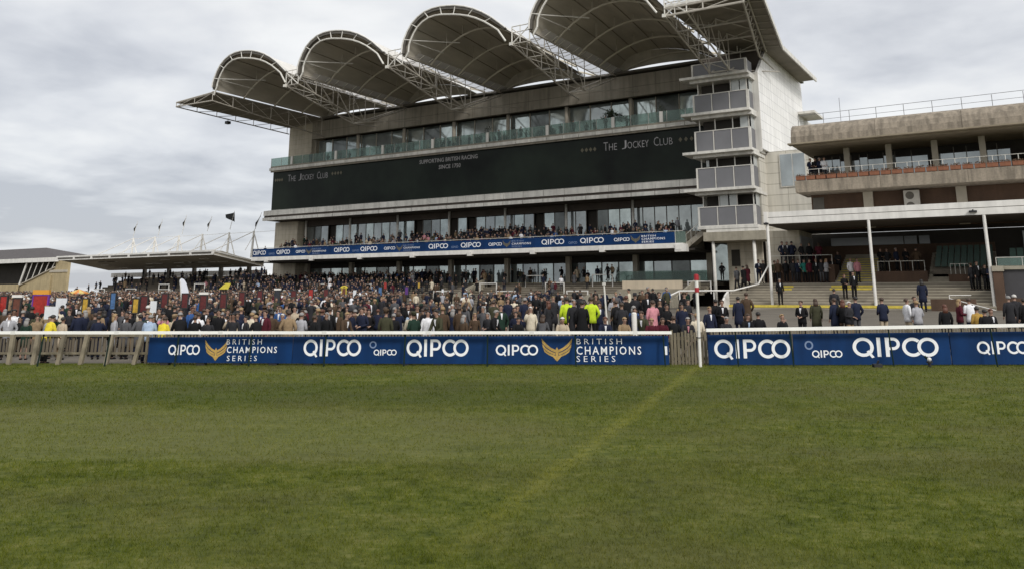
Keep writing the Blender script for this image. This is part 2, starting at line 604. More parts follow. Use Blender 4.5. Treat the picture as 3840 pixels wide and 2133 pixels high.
    c = mix(c, (.150, .150, .028), m_('MULTIPLY', m_('MULTIPLY', ln, .85), m_('DIVIDE', m_('SUBTRACT', mid, .30), .35, clamp=True)))
    l(c, b.inputs['Base Color'])
    bn = n('ShaderNodeBump')
    bn.inputs['Strength'].default_value = .6
    bn.inputs['Distance'].default_value = .06
    l(m_('ADD', clump, m_('MULTIPLY', fine, .6)), bn.inputs['Height'])
    if blade:      # thin upright leaves scatter light like the sward they belong to
        df, tl, ms = n('ShaderNodeBsdfDiffuse'), n('ShaderNodeBsdfTranslucent'), n('ShaderNodeMixShader')
        c2 = mix(c, ramp_(nz(37, 3, .7), [(.38, (.55, .60, .5)), (.50, (.95, .95, .95)), (.64, (1.0, 1.0, 1.0))]), 1.0, 'MULTIPLY')
        c2 = mix(c2, (2.0, 1.95, 1.8), 1.0, 'MULTIPLY')
        l(c2, df.inputs[0])
        l(c2, tl.inputs[0])
        l(df.outputs[0], ms.inputs[1])
        l(tl.outputs[0], ms.inputs[2])
        l(ms.outputs[0], t.nodes['Material Output'].inputs[0])
    else:
        l(bn.outputs[0], b.inputs['Normal'])
    return mm
def on_ground(sx, sy):
    d = ray(sx, sy)
    p = CAMP + d * (-CAM_H / d.z)
    return p.dot(right), p.dot(fwd_h)
on_line = (on_ground(2590, 1392), on_ground(1830, 1960))
M_TURF = turf_material()
g = MB()
ds = [-60, -20, 0, 4, 8, 12, 16, 20, 24, 28, TURF_END, 31.15, 60, 150, 400, 1500]
us = [-1500, -400, -120, -60, -30, -10, 10, 30, 60, 120, 400, 1500]
g.sheet([[fp(u, d, 0 if d <= TURF_END + .01 else -.5) for u in us] for d in ds])
gr = g.build('ground', M_TURF, kind='structure')

pv = MB()
rows = []
for k in range(0, 26):
    t = k / 25
    row = []
    for x in range(-220, 41, 5):
        yf = (31.15 + math.sin(YAW) * x) / math.cos(YAW)
        yb = 130.0
        if x <= -103 or x > 0:
            y = yf + (yb - yf) * t
        else:
            y = yf + (yb - yf) * t
        row.append((x, y, min(lawn_z(x, y), 1.18 if y > 79.5 else 9)))
    rows.append(row)
pv.sheet(rows)
pvo = pv.build('pavement', M_PAVE, kind='structure')

# short turf blades standing on the ground in front of the camera
def grass_blades():
    rng = np.random.default_rng(3)
    rngn = np.random.default_rng(5)
    vs, mi = [], []
    for d0, d1, n_, wd, hh in ((4.5, 9, 110000, .0075, .036), (9, 13, 80000, .010, .037), (13, 20, 60000, .015, .038), (20, 30.6, 50000, .022, .040)):
        d = np.sqrt(rng.uniform(d0 * d0, d1 * d1, n_))
        u = rng.uniform(-1, 1, n_) * (d * .66 + 7.0)
        cl_ = .5 + .5 * np.sin(u * 3.1 + 2 * np.sin(d * 2.3)) * np.sin(d * 3.7 + 1.5 * np.sin(u * 1.7))
        h = hh * (.5 + .9 * rng.random(n_) + .6 * cl_ * cl_)
        a = rng.uniform(0, math.pi, n_)
        lx, ly = rng.normal(0, .55, n_) * h, rng.normal(0, .55, n_) * h
        x = right.x * u + fwd_h.x * d
        y = right.y * u + fwd_h.y * d
        z = np.zeros(n_)
        cx_, cy_ = np.cos(a) * wd / 2, np.sin(a) * wd / 2
        tri = np.stack([np.stack([x - cx_, y - cy_, z], 1), np.stack([x + cx_, y + cy_, z], 1), np.stack([x + lx, y + ly, h], 1)], 1)
        vs.append(tri.reshape(-1, 3))
    v = np.concatenate(vs).astype(np.float32)
    nf = len(v) // 3
    me = bpy.data.meshes.new('grass')
    me.vertices.add(len(v))
    me.vertices.foreach_set('co', v.ravel())
    me.loops.add(nf * 3)
    me.loops.foreach_set('vertex_index', np.arange(nf * 3, dtype=np.int32))
    me.polygons.add(nf)
    me.polygons.foreach_set('loop_start', np.arange(0, nf * 3, 3, dtype=np.int32))
    me.update(calc_edges=True)
    me.materials.append(turf_material(True))
    o = bpy.data.objects.new('grass', me)
    col.objects.link(o)
    o['kind'] = 'stuff'
    tag(o, 'short bruised green grass blades standing on the racecourse turf', 'grass')
grass_blades()

# ================================================================== MAIN GRANDSTAND
GS = thing('grandstand', (-60, 86, 0), 'large modern grandstand with four arched roof vaults, dark glass front and balcony tower', 'grandstand')
MOD = [-40.4 - 8.93 * k for k in range(-1, 7)]
def P(name, mb, mats, parent=None, label=None, smooth=False, kind=None):
    return mb.build(name, mats, parent or GS, label, smooth, kind)
XL, XR = -98.4, -29.2
b = MB()
b.box(XL, -93.4, 91, 107, 12.5, 28.9).box(XL, -93.6, 89.2, 107, 0, 13.2)
P('end_wall', b, M_STONE)
b = MB()
b.box(-93.39, -23, 106.4, 107, 0, 28.6)
b.box(-93.39, -23, 94, 94.2, 0.5, 28.6)
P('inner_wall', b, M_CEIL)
b = MB().box(-93.39, XR, 91, 91.6, 26.0, 28.75)
for x in np.arange(-91.5, -30, 4.47):
    for dz in (0,):
        b.box(x, x + .22, 90.96, 91, 27.15, 27.37)
P('concrete_band', b, M_CONC)
b = MB().box(XL - .2, -22.4, 90.4, 107.2, 28.92, 29.2)
P('roof_parapet', b, M_EDGE)
# ---- upper terrace
b = MB().box(XL, XR, 87.75, 106, 20.95, 21.4)
P('terrace_deck', b, M_STEP)
b = MB()
xs = np.linspace(XL - .1, XR, 32)
for i in range(31):
    b.box(xs[i] + .03, xs[i + 1] - .03, 87.35, 87.72, 20.97, 21.40)
P('cornice', b, M_LEDGE)
b = MB().box(XL, XR, 87.55, 87.745, 21.41, 21.66).box(XL, XR, 87.6, 87.74, 20.75, 20.96)
P('terrace_kerb', b, M_CONC)
b = MB()
for i in range(31):
    b.box(xs[i] + .04, xs[i + 1] - .04, 87.70, 87.72, 21.67, 22.95)
P('balustrade', b, M_BALU)
bp = MB()
for i in range(32):
    bp.box(xs[i] - .02, xs[i] + .02, 87.69, 87.74, 21.66, 22.97)
P('balustrade_posts', bp, M_STEEL, kind=None)
b, bm = MB(), MB()
for i, x in enumerate(np.arange(-93.4, -29.3, 2.976)):
    P('terrace_window', MB().box(x + .05, x + 2.92, 92.6, 92.66, 21.45, 25.98), (M_GLASSD, M_GLASS, M_GLASSD, M_GLASSX)[(i * 7 + i // 3) % 4])
    P('terrace_mullion', MB().box(x - .05, x + .05, 92.5, 92.68, 21.42, 26), M_COL)
for x in MOD:
    P('terrace_column', MB().tube((x + .5, 91.9, 21.4), (x + .5, 91.9, 26), .26, 10), M_COL, smooth=True)
# ---- dark glass screen with the lettering
b = MB().box(XL + .2, XR, 88, 88.12, 15.0, 20.94)
gsn = P('glass_screen', b, M_DGLASS)
EX, EZ, EN = Vector((1, 0, 0)), Vector((0, 0, 1)), Vector((0, -1, 0))
def sign(pxs, texts, mat_, name, parent, y, bold=0, en=EN):
    mb = MB()
    for (x0, y0, x1, y1), s in zip(pxs, texts):
        a, c = on_y(x0, y1, y), on_y(x1, y1, y)
        top = on_y(x0, y0, y)
        put_text(mb, s, Vector((a.x, y, a.z)), Vector((1, 0, 0)), Vector((0, 0, 1)), en, c.x - a.x, top.z - a.z, bold)
    return mb.build(name, mat_, parent)
def sc_words(mb, words, y, z, x0, x1, hcap, hsm):
    """small capitals with tall initials"""
    tot = sum(1.25 + .95 * (len(w_) - 1) for w_ in words) + 1.0 * (len(words) - 1)
    k = (x1 - x0) / tot
    x = x0
    for w_ in words:
        put_text(mb, w_[0], Vector((x, y, z)), EX, EZ, EN, 1.02 * k, hcap, -.012)
        x += 1.25 * k
        if len(w_) > 1:
            ww = .95 * k * (len(w_) - 1)
            put_text(mb, w_[1:], Vector((x, y, z)), EX, EZ, EN, ww - .12 * k, hsm, -.012)
            x += ww
        x += 1.0 * k
YS = 87.98
mb = MB()
sx_ = lambda px, py=640: on_y(px, py, YS).x
sc_words(mb, ['THE', 'JOCKEY', 'CLUB'], YS, 19.05, sx_(2263, 530), sx_(2524, 520), 1.02, .80)
sc_words(mb, ['THE', 'JOCKEY', 'CLUB'], YS, 19.15, sx_(1081, 655), sx_(1231, 650), 1.02, .80)
P('club_lettering', mb, mat('pale_grey_lettering', (.34, .33, .34), .5), gsn)
mb = MB()
put_text(mb, 'SUPPORTING BRITISH RACING', Vector((-69.6, YS, 19.75)), EX, EZ, EN, 9.6, .55, .012)
P('slogan_lettering', mb, mat('mid_grey_lettering', (.30, .29, .29), .5), gsn)
mb = MB()
put_text(mb, 'SINCE 1750', Vector((-66.3, YS, 18.8)), EX, EZ, EN, 3.6, .55, .012)
P('slogan_lettering', mb, mat('mid_grey_lettering', (.30, .29, .29), .5), gsn)
mb = MB()
for x0, z0, n_, st in ((sx_(2177, 545), 19.05, 4, .56), (sx_(2544, 515), 19.15, 3, .66), (sx_(1031, 665), 19.2, 4, .46), (sx_(1243, 645), 19.35, 4, .56)):
    for i in range(n_):
        put_poly(mb, [(0, .34), (.22, .62), (.44, .34), (.22, .06)], Vector((x0 + i * st, YS, z0)), EX, EZ, EN)
P('diamond_marks', mb, M_GOLDD, gsn)
# ---- ledge below the screen
b = MB()
xs2 = np.linspace(XL + .1, XR, 25)
for i in range(24):
    x0, x1 = xs2[i] + .02, xs2[i + 1] - .02
    b.prism([(x0, 87.99, 14.98), (x0, 86.62, 14.72), (x0, 86.62, 14.0), (x0, 87.99, 14.0)], (x1 - x0, 0, 0))
    b.box(x0 + .02, x1 - .02, 86.45, 86.75, 13.24, 13.68)
P('ledge', b, M_LEDGE)
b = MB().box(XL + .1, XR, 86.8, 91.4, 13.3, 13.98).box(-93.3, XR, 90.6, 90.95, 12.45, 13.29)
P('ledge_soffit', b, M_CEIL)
# ---- second level behind the balcony
b, bm, bo = MB(), MB(), MB()
rng = random.Random(4)
for i, x in enumerate(np.arange(-93.5, -29.3, 1.488)):
    if rng.random() < .12:
        P('balcony_doorway', MB().box(x + .05, x + 1.45, 91.5, 91.55, 8.6, 12.4), M_DARK)
    else:
        P('balcony_window', MB().box(x + .05, x + 1.45, 91.1, 91.15, 8.6, 12.42), rng.choice((M_GLASS, M_GLASS, M_GLASSD, M_GLASSX)))
    P('balcony_mullion', MB().box(x - .045, x + .045, 91.05, 91.18, 8.6, 12.44), M_EDGE)
for x in [-30.4 - 8.93 * k for k in range(8)]:
    P('balcony_column', MB().tube((x, 90.3, 8.8), (x, 90.3, 13.3), .17, 10), M_STEEL, smooth=True)
b = MB()
for k in range(7):
    b.box(-97.0, -31.3, 84.6 + k * .85, 84.6 + (k + 1) * .85 + (1 if k == 6 else 0), 7.35, 7.72 + k * .27)
P('balcony_tiers', b, M_STEP)
b = MB().box(-97.2, -31.0, 83.9, 84.55, 7.18, 7.70)
for x in [-31.5] + MOD[1:-1] + [-94.0]:
    b.box(x - .3, x + .3, 83.75, 84.3, 6.98, 7.45)
b.box(-31.9, -30.6, 83.8, 84.5, 6.8, 7.6)
P('balcony_beam', b, M_WHITE)
b = MB().box(-97.1, -31.9, 84.0, 84.12, 7.72, 8.86)
bn_ = P('balcony_banner', b, M_BLUE)
YB = 83.995
def by(sx):
    return on_y(sx, 930, YB).x
def bw(fn, a, c, z, h_, mt, name):
    mb = MB()
    fn(mb, Vector((by(a), YB, z)), EX, EZ, EN, by(c) - by(a), h_)
    P(name, mb, mt, bn_)
for a, c in ((950, 998), (1038, 1088), (1253, 1311), (1352, 1415), (1607, 1680), (1728, 1803), (2031, 2116), (2176, 2265)):
    bw(put_word, a, c, 8.02, .60, M_LET, 'banner_word')
for a, c in ((1110, 1145), (1440, 1482), (1832, 1882), (2303, 2362)):
    bw(put_word, a, c, 8.1, .38, M_LET, 'banner_word')
for a, c in ((1009, 1031), (1321, 1347), (1692, 1718), (2132, 2165)):
    bw(put_word, a, c, 8.0, .26, M_FAINT, 'banner_small_word')
for a, c in ((1172, 1226), (1513, 1578), (1919, 1995), (2407, 2500)):
    wd = by(c) - by(a)
    for s_, z, f_, h_ in (('BRITISH', 8.46, .58, .20), ('CHAMPIONS', 8.13, .95, .24), ('SERIES', 7.84, .5, .20)):
        mb = MB()
        put_text(mb, s_, Vector((by(a), YB, z)), EX, EZ, EN, wd * f_, h_, .01, 1.2)
        P('banner_lettering', mb, M_FAINT if a < 2300 and s_ != 'CHAMPIONS' else M_LET, bn_)
for a, c in ((1148, 1170), (1486, 1510), (1885, 1915), (2366, 2403)):
    bw(put_wings, a, c, 7.85, .85, M_GOLDD, 'banner_emblem')
b = MB().tube((-97.1, 84.05, 8.98), (-31.0, 84.05, 8.98), .03)
for x in np.arange(-97, -31, 2.98):
    b.tube((x, 84.16, 7.7), (x, 84.05, 8.98), .025, 5)
b.box(-31.88, -31.84, 84.0, 84.1, 7.7, 8.98)
P('balcony_handrail', b, M_STEEL)
P('balcony_glass', MB().box(-31.84, -30.7, 84.03, 84.06, 7.72, 8.9), M_BALU)
b = MB().prism([(-30.9, 84.4, 7.0), (-28.5, 84.4, 8.75), (-28.5, 84.4, 9.4), (-30.9, 84.4, 7.7)], (0, 1.5, 0))
P('stair_flight', b, M_CONC)
b = MB().tube((-30.8, 84.4, 8.6), (-28.6, 84.4, 10.3), .03)
for k in range(5):
    b.tube((-30.8 + k * .55, 84.4, 7.4 + k * .4), (-30.8 + k * .55, 84.4, 8.6 + k * .425), .02, 5)
P('stair_railing', b, M_STEEL)
# ---- ground level
b = MB().box(-97.1, -30.0, 84.56, 93, 6.95, 7.17).box(-93.5, XR, 91.6, 91.9, 6.2, 6.95)
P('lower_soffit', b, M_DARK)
b, bm = MB(), MB()
for i, x in enumerate(np.arange(-93.5, -27.5, 2.233)):
    P('lower_window', MB().box(x + .05, x + 2.18, 92, 92.06, 3.85, 6.9), rng.choice((M_GLASS, M_GLASSD, M_GLASSD, M_GLASSX)))
    P('lower_mullion', MB().box(x - .05, x + .05, 91.92, 92.1, 3.8, 6.9), M_EDGE)
for x in MOD:
    P('lower_column', MB().box(x + .55, x + 1.15, 90.9, 91.5, 3.8, 7.0), M_COL)
b = MB()
by_ = MB()
for k in range(10):
    y0 = 80.8 + k * .8
    z = 1.2 + .26 * (k + 1)
    x1 = -39.2 if k < 5 else XR - .3
    b.box(XL - .5, x1, y0, y0 + .8 + (12 if k == 9 else .002), .4 if k == 0 else z - .4, z)
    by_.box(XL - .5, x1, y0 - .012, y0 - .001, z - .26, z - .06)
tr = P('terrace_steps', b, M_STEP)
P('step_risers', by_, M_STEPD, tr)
P('top_step_line', MB().box(XL - .5, -29.6, 87.97, 88.2, 3.802, 3.81).box(-29.3, -24.5, 86.3, 86.5, 2.9, 2.905), M_YELL, tr)
# sunken bar entrance at the foot of the terrace
b = MB().box(-39.19, -30.9, 79.6, 84.79, 2.05, 2.52).box(-39.19, -38.3, 79.8, 84.7, .3, 2.04).box(-31.6, -30.9, 79.8, 84.7, .3, 2.04)
P('bar_lintel', b, M_AGG2)
P('bar_opening', MB().box(-38.29, -31.61, 81.4, 81.5, .3, 2.04), M_DARK)
sg = P('bar_sign', MB().box(-37.0, -31.9, 80.05, 80.12, 1.33, 2.03), M_BLACK)
mb = MB()
put_text(mb, 'DOUBLE BAR', Vector((-36.6, 80.045, 1.50)), EX, EZ, EN, 3.7, .36, .015)
P('bar_sign_lettering', mb, M_LET, sg)
P('planter_step', MB().box(-38.2, -30.95, 82.6, 83.29, 2.53, 2.80).box(-38.2, -30.95, 82.9, 83.29, 2.801, 2.98), M_STEP)
P('planter_wall', MB().box(-37.8, -31.1, 83.3, 83.6, 2.53, 3.86), mat('cream_render', (.52, .44, .33), .8, .08, .8, streak=.1))
P('terrace_balustrade', MB().box(-41.2, -30.4, 89.4, 89.43, 3.82, 5.0), M_BALU)
# cheek walls of the flights cut through the terrace
def cheek(name, x0, y0, z0, x1, y1, z1, h=.95, t=.2, m_=None):
    b = MB()
    b.add([(x0, y0, z0 - .6), (x1, y1, z1 - .6), (x1, y1, z1 + h), (x0, y0, z0 + h), (x0 + t, y0, z0 - .6), (x1 + t, y1, z1 - .6), (x1 + t, y1, z1 + h), (x0 + t, y0, z0 + h)],
          [(0, 1, 2, 3), (4, 7, 6, 5), (3, 2, 6, 7), (0, 3, 7, 4), (1, 5, 6, 2), (0, 4, 5, 1)])
    return P(name, b, m_ or M_AGG2)
cheek('cheek_wall', -58.5, 79.2, .9, -58.0, 88.4, 3.9)
cheek('cheek_wall', -79.5, 79.2, .9, -79.0, 88.4, 3.9)
cheek('cheek_wall', -30.8, 79.0, .8, -30.4, 86.5, 3.4)
b = MB()
for (x0, y0, z0, x1, y1, z1) in ((-44.2, 79.4, .9, -39.4, 79.4, 2.6), (-35.4, 79.35, 1.0, -30.6, 79.35, 2.6)):
    b.add([(x0, y0, 0.2), (x1, y0, .2), (x1, y0, z1), (x0, y0, z0), (x0, y0 + .2, .2), (x1, y0 + .2, .2), (x1, y0 + .2, z1), (x0, y0 + .2, z0)],
          [(0, 1, 2, 3), (4, 7, 6, 5), (3, 2, 6, 7), (0, 3, 7, 4), (1, 5, 6, 2)])
    P('stair_cheek', b, M_AGG2)
    b = MB()
# ---- right hand side wall and link block
b = MB()
b.prism([(-22.9, 86.0, 17.3), (-22.9, 106.4, 17.3), (-22.9, 106.4, 28.75), (-22.9, 89.6, 28.75), (-22.9, 86.0, 25.6)], (.28, 0, 0))
P('side_wall', b, M_CLAD)
P('corner_pier', MB().box(-23.36, -22.60, 85.9, 86.0, 17.0, 25.6).box(-23.36, -22.91, 86.0, 88.2, 17.0, 25.6), M_LEDGE)
b = MB().box(-29.19, -22.91, 88.2, 93.9, 17.0, 28.6)
P('tower_core', b, M_CEIL)
P('lower_corner', MB().box(-23.38, -23.05, 86.1, 88.49, 8.7, 17.0), M_CLADF)
P('lower_side_wall', MB().box(-23.6, -18.4, 88.5, 95.5, 1.2, 17.28), M_CLADF)
fr = P('side_window', MB().box(-21.6, -18.9, 88.38, 88.49, 13.4, 16.95), M_STEEL)
P('pane', MB().box(-21.5, -20.3, 88.35, 88.375, 13.5, 16.85).box(-20.2, -19.0, 88.35, 88.375, 13.5, 16.85), M_GLASS, fr)
b = MB().box(-22.6, -20.6, 103.5, 108.5, 24.2, 24.5).box(-22.89, -22.6, 106.41, 111, 14, 24.2)
P('rear_landing', b, M_LEDGE)
# ---- balcony tower
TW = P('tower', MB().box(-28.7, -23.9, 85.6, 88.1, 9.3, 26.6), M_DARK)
zs = [9.30, 13.17, 17.12, 21.3, 25.3]
tops = [11.3, 15.4, 19.35, 23.35, 26.75]
for i, (z0, z1) in enumerate(zip(zs, tops)):
    b = MB()
    x0s = -30.35 if i else -29.3
    b.box(x0s, -22.95, 83.2 if i else 83.85, 86.2, z0 - .30, z0 - .02)
    b.box(x0s + .9, -22.95, 83.9, 88, z0 - .62, z0 - .31)
    P('floor_slab', b, M_LEDGE, TW)
    for k in range(3):
        x0 = -29.02 + k * 1.93
        P('balcony_panel', MB().box(x0 + .04, x0 + 1.87, 84.0, 84.06, z0 + .05, z1 - .06), M_GREYP, TW)
    P('side_panel', MB().box(-23.31, -23.25, 84.25, 86.1, z0 + .05, z1 - .05), M_GREYP, TW)
    b = MB()
    for k in range(4):
        x = -29.05 + k * 1.93
        wd = .16 if k in (0, 3) else .05
        b.box(x - wd, x + (.02 if k == 0 else wd * .6), 83.95, 84.1, z0, z1)
    b.box(-29.2, -23.2, 83.94, 84.11, z1 - .05, z1 + .03).box(-29.2, -23.2, 83.94, 84.11, z0 - .015, z0 + .06)
    b.box(-23.4, -23.18, 84.0, 84.24, z0, z1)
    if i < 4:
        zt = zs[i + 1] - .62
        for x in (-28.8, -27.1, -25.2, -23.5):
            b.box(x - .05, x + .05, 84.6, 84.7, z1 - .05, zt)
    P('frame', b, M_STEEL, TW)
    if i < 4:
        b = MB()
        wins = {0: [(-27.0, -26.15), (-26.0, -25.25)], 1: [], 2: [(-24.4, -23.6)], 3: [(-25.1, -24.3), (-24.2, -23.55)]}[i]
        for a, c in wins:
            b.box(a, c, 84.62, 84.66, z1 - .02, zt)
        b.box(-23.32, -23.28, 84.8, 86.0, z1, zt)
        if i == 1:
            b.box(-28.3, -28.0, 84.7, 84.75, z1 + .2, z1 + .9)
        P('window', b, mat('pale_window', (.42, .44, .43), .12, .1, .8), TW)
P('base_beam', MB().box(-28.65, -22.3, 83.6, 87.5, 7.75, 8.66), M_AGG2, TW)
for x, zb in ((-27.75, 1.2), (-23.55, 1.2)):
    P('tower_column', MB().tube((x, 84.0, zb), (x, 84.0, 7.8), .17, 10), M_STEEL, TW, smooth=True)
b = MB().box(-27.3, -23.61, 87.2, 87.5, 1.2, 7.74)
P('under_wall', b, M_STONE, TW)
P('under_window', MB().box(-29.0, -27.4, 88.3, 88.36, 3.9, 7.7), M_GLASSD, TW)
P('under_doorway', MB().box(-26.9, -26.0, 87.15, 87.19, 5.3, 7.0), M_DARK, TW)

# ---- roof
PROF = [(0, 0), (.06, .95), (.3, 1.65), (.7, 2.45), (1.3, 3.30), (2.1, 3.95), (3.1, 4.43), (4.2, 4.64), (5.3, 4.66), (6.3, 4.56), (7.4, 4.38), (8.6, 4.05), (9.8, 3.58), (11.0, 2.95), (12.2, 2.15), (13.3, 1.25), (14.0, .65)]
Z0 = 29.0
def amp(y):
    t = (y - 70) / 22
    return 1 - .12 * t - .28 * t * t
VL = [-90.9, -74.9, -58.25, -41.4]
for i, x0 in enumerate(VL):
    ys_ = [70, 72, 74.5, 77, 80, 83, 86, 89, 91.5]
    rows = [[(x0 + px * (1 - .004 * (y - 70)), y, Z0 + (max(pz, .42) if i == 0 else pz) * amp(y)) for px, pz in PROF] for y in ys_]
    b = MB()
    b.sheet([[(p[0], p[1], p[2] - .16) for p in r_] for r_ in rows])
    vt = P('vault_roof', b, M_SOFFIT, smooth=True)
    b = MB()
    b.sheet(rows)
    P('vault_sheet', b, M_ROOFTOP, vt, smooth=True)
    # front visor: dark fascia band and pale tube hung below it
    b = MB()
    fo = [Vector((p[0], 69.9, p[2] + .08)) for p in rows[0]]
    cen = Vector((x0 + 6.4, 69.9, Z0 + .5))
    fi = [p + (cen - p).normalized() * .34 for p in fo]
    for a, c, d_, e_ in zip(fo, fo[1:], fi[1:], fi):
        b.prism([a, c, d_, e_], (0, .35, 0))
    P('vault_fascia', b, M_EDGE, vt)
    b = MB()
    b.path([p + Vector((0, -.04, .05)) for p in fo], .09, 6)
    P('vault_edge', b, M_WHITE, vt)
    b = MB()
    tb = [p + (cen - p).normalized() * .98 for p in fo]
    b.path([Vector((x0 + .5, 69.9, Z0 - .6))] + tb + [Vector((x0 + 14.0, 69.9, Z0 - .7))], .11, 6)
    for k in (2, 4, 6, 8, 10, 12, 14):
        b.tube(fo[k], tb[k], .06, 5)
    P('edge_arch', b, M_STEEL, vt)
    # tied arch ribs hanging under the sheet
    for y in (75.2, 80.8, 86.2, 91.2):
        b = MB()
        pts = []
        for k in range(13):
            t = k / 12
            pts.append(Vector((x0 + .1 + 13.7 * t, y, Z0 + .05 + (4.66 * amp(y) - 1.35) * math.sin(math.pi * t) ** .85 + .4 * t)))
        b.path(pts, .125, 6)
        for k in (2, 4, 6, 8, 10):
            px = pts[k].x - x0
            for (a0, z0), (a1, z1) in zip(PROF, PROF[1:]):
                if a0 <= px <= a1:
                    zt = Z0 + (z0 + (z1 - z0) * (px - a0) / (a1 - a0)) * amp(y)
                    b.tube(pts[k], (pts[k].x, y, zt), .045, 5)
                    break
        P('arch_rib', b, mat('rib_steel', (.50, .46, .38), .6, .1, 1), vt)
    for k in (4, 6, 9, 12, 14):
        b = MB()
        b.path([Vector((r_[k][0], r_[k][1], r_[k][2] - .24)) for r_ in rows], .05, 4)
        P('purlin', b, mat('purlin_steel', (.27, .24, .19), .7), vt)
    P('eave_bar', MB().path([(x0 + .05, y, Z0 - .02) for y in (70, 91)], .09, 5), M_GIRD, vt)
    b = MB()
    top_ = [Vector((x0 + px * (1 - .004 * 21.4), 91.42, Z0 + pz * amp(91.4) - .2)) for px, pz in PROF[1:]]
    n_ = len(top_)
    bot = [Vector((p.x, 91.42, min(p.z - .02, 29.22 + .62 * max(0, math.sin(math.pi * min(max((i_ - 2) / (n_ - 4), 0), 1))) ** .6))) for i_, p in enumerate(top_)]
    b.sheet([top_, bot], (0, .12, 0))
    P('vault_end_wall', b, M_SOFFIT, vt)
    # diagonal brace from the first arch
    b = MB().tube((x0 + .5, 70.1, Z0 + 1.7), (x0 + 4.3, 75.2, Z0 + 2.1), .07, 5).tube((x0 + .5, 70.1, Z0 + 1.7), (x0 + 2.0, 75.2, Z0 + 1.2), .06, 5)
    P('brace', b, M_STEEL, vt)
# valley lattice girders
for vx in (-77.0, -60.4, -43.6, -26.7):
    b = MB()
    a, c = vx, vx + 2.15
    lo = [(70.1, 27.9), (73.2, 27.2), (76.3, 26.55), (79.4, 25.9), (82.5, 25.25)]
    hi = [(y, 29.15) for y, z in lo]
    for x in (a, c):
        b.path([(x, y, z) for y, z in lo], .095, 6)
        b.path([(x, y, z) for y, z in hi] + [(x, 91.5, 29.15)], .085, 6)
        for k, ((y, z), (y2, z2)) in enumerate(zip(lo, hi)):
            b.tube((x, y, z), (x, y2, z2), .055, 5)
            if k:
                b.tube((x, lo[k - 1][0], 29.15), (x, y, z), .05, 5)
        b.tube((x, 82.5, 25.25), (x, 91.0, 28.6), .08, 6)
        b.tube((x, 82.5, 25.25), (x + (-3 if x == a else 3), 91.0, 26.6), .07, 6)
        b.tube((x, 86.8, 26.95), (x, 86.8, 29.1), .05, 5)
    for k, (y, z) in enumerate(lo):
        b.tube((a, y, z), (c, y, z), .06, 5)
        if k:
            b.tube((a, lo[k - 1][0], lo[k - 1][1]), (c, y, z), .045, 5)
        b.tube((a, y, 29.15), (c, y, 29.15), .05, 5)
    b.tube((a, 82.5, 25.25), (c, 82.5, 25.25), .08, 6)
    P('valley_girder', b, M_GIRD)
    b = MB()
    # front knot
    b.box(a - .16, a + .16, 69.8, 70.2, 27.72, 28.05)
    b.tube((c, 70.1, 27.9), (a, 70.1, 29.6), .07, 5).tube((a, 70.1, 27.9), (c, 70.1, 29.6), .07, 5)
    b.tube((a, 70.1, 27.9), (a, 70.1, 29.8), .07, 5).tube((c, 70.1, 27.9), (c, 70.1, 29.9), .07, 5)
    b.tube((a, 70.1, 29.8), (c, 70.1, 29.8), .06, 5)
    b.tube((a + 1.0, 70.1, 28), (a + 1.0, 70.1, 29.9), .05, 5)
    P('girder_end', b, M_STEEL)
for vx in (-77.0, -60.4, -43.6):
    b = MB()
    b.sheet([[(vx - .7 + k * .92, y, 29.6 - .75 * math.sin(math.pi * k / 4)) for k in range(5)] for y in np.linspace(72, 91.4, 9)])
    P('valley_rooflight', b, M_POLY)
    for y in np.linspace(73, 91.4, 12):
        P('rooflight_bar', MB().path([(vx - .7 + k * .92, y, 29.56 - .75 * math.sin(math.pi * k / 4)) for k in range(5)], .04, 4), M_STEEL)
# flat wings of the canopy at both ends
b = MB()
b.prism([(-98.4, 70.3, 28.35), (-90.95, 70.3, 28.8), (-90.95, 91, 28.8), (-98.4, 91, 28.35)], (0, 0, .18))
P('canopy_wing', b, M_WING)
b = MB()
b.path([(-98.5, 70.1, 28.42), (-90.8, 70.1, 28.9)], .1, 6).path([(-98.5, 70.1, 27.85), (-90.8, 70.1, 27.75)], .09, 6)
b.path([(-98.5, 70.1, 28.42), (-98.5, 91, 28.42)], .09, 6).path([(-98.45, 70.1, 27.8), (-98.45, 90.9, 27.35)], .09, 6)
b.path([(-90.9, 70.1, 27.75), (-90.9, 91, 26.2)], .09, 6)
for k in range(7):
    y = 70.1 + k * 3.4
    z = 27.8 - .45 * (y - 70.1) / 20.8
    b.tube((-98.45, y, z), (-98.5, y, 28.42), .05, 5)
    if k < 6:
        b.tube((-98.45, y, z), (-98.5, y + 3.4, 28.42), .045, 5)
    b.tube((-90.9, y, 27.75 - .075 * (y - 70.1)), (-90.9, y, 28.9), .06, 5)
    b.tube((-98.45, y, 28.3), (-90.9, y, 28.75), .05, 5)
    if k < 6:
        b.tube((-90.9, y, 28.8), (-90.9, y + 3.4, 27.75 - .075 * (y - 66.7)), .045, 5)
b.tube((-94.6, 70.1, 27.8), (-94.6, 70.1, 28.65), .05, 5).tube((-94.6, 70.1, 27.8), (-90.9, 70.1, 28.85), .05, 5).tube((-98.4, 70.1, 27.85), (-94.6, 70.1, 28.6), .05, 5)
P('wing_girder', b, M_GIRD)
b = MB()
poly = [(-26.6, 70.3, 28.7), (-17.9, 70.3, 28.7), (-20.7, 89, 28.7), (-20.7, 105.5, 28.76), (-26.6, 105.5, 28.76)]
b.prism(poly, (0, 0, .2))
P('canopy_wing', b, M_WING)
b = MB()
pe = [(-17.8, 70.2), (-20.6, 89), (-20.6, 105.6)]
for (xa, ya), (xb, yb) in zip(pe, pe[1:]):
    b.prism([(xa, ya, 28.5), (xb, yb, 28.5), (xb, yb, 29.0), (xa, ya, 29.0)], (.14, 0, 0))
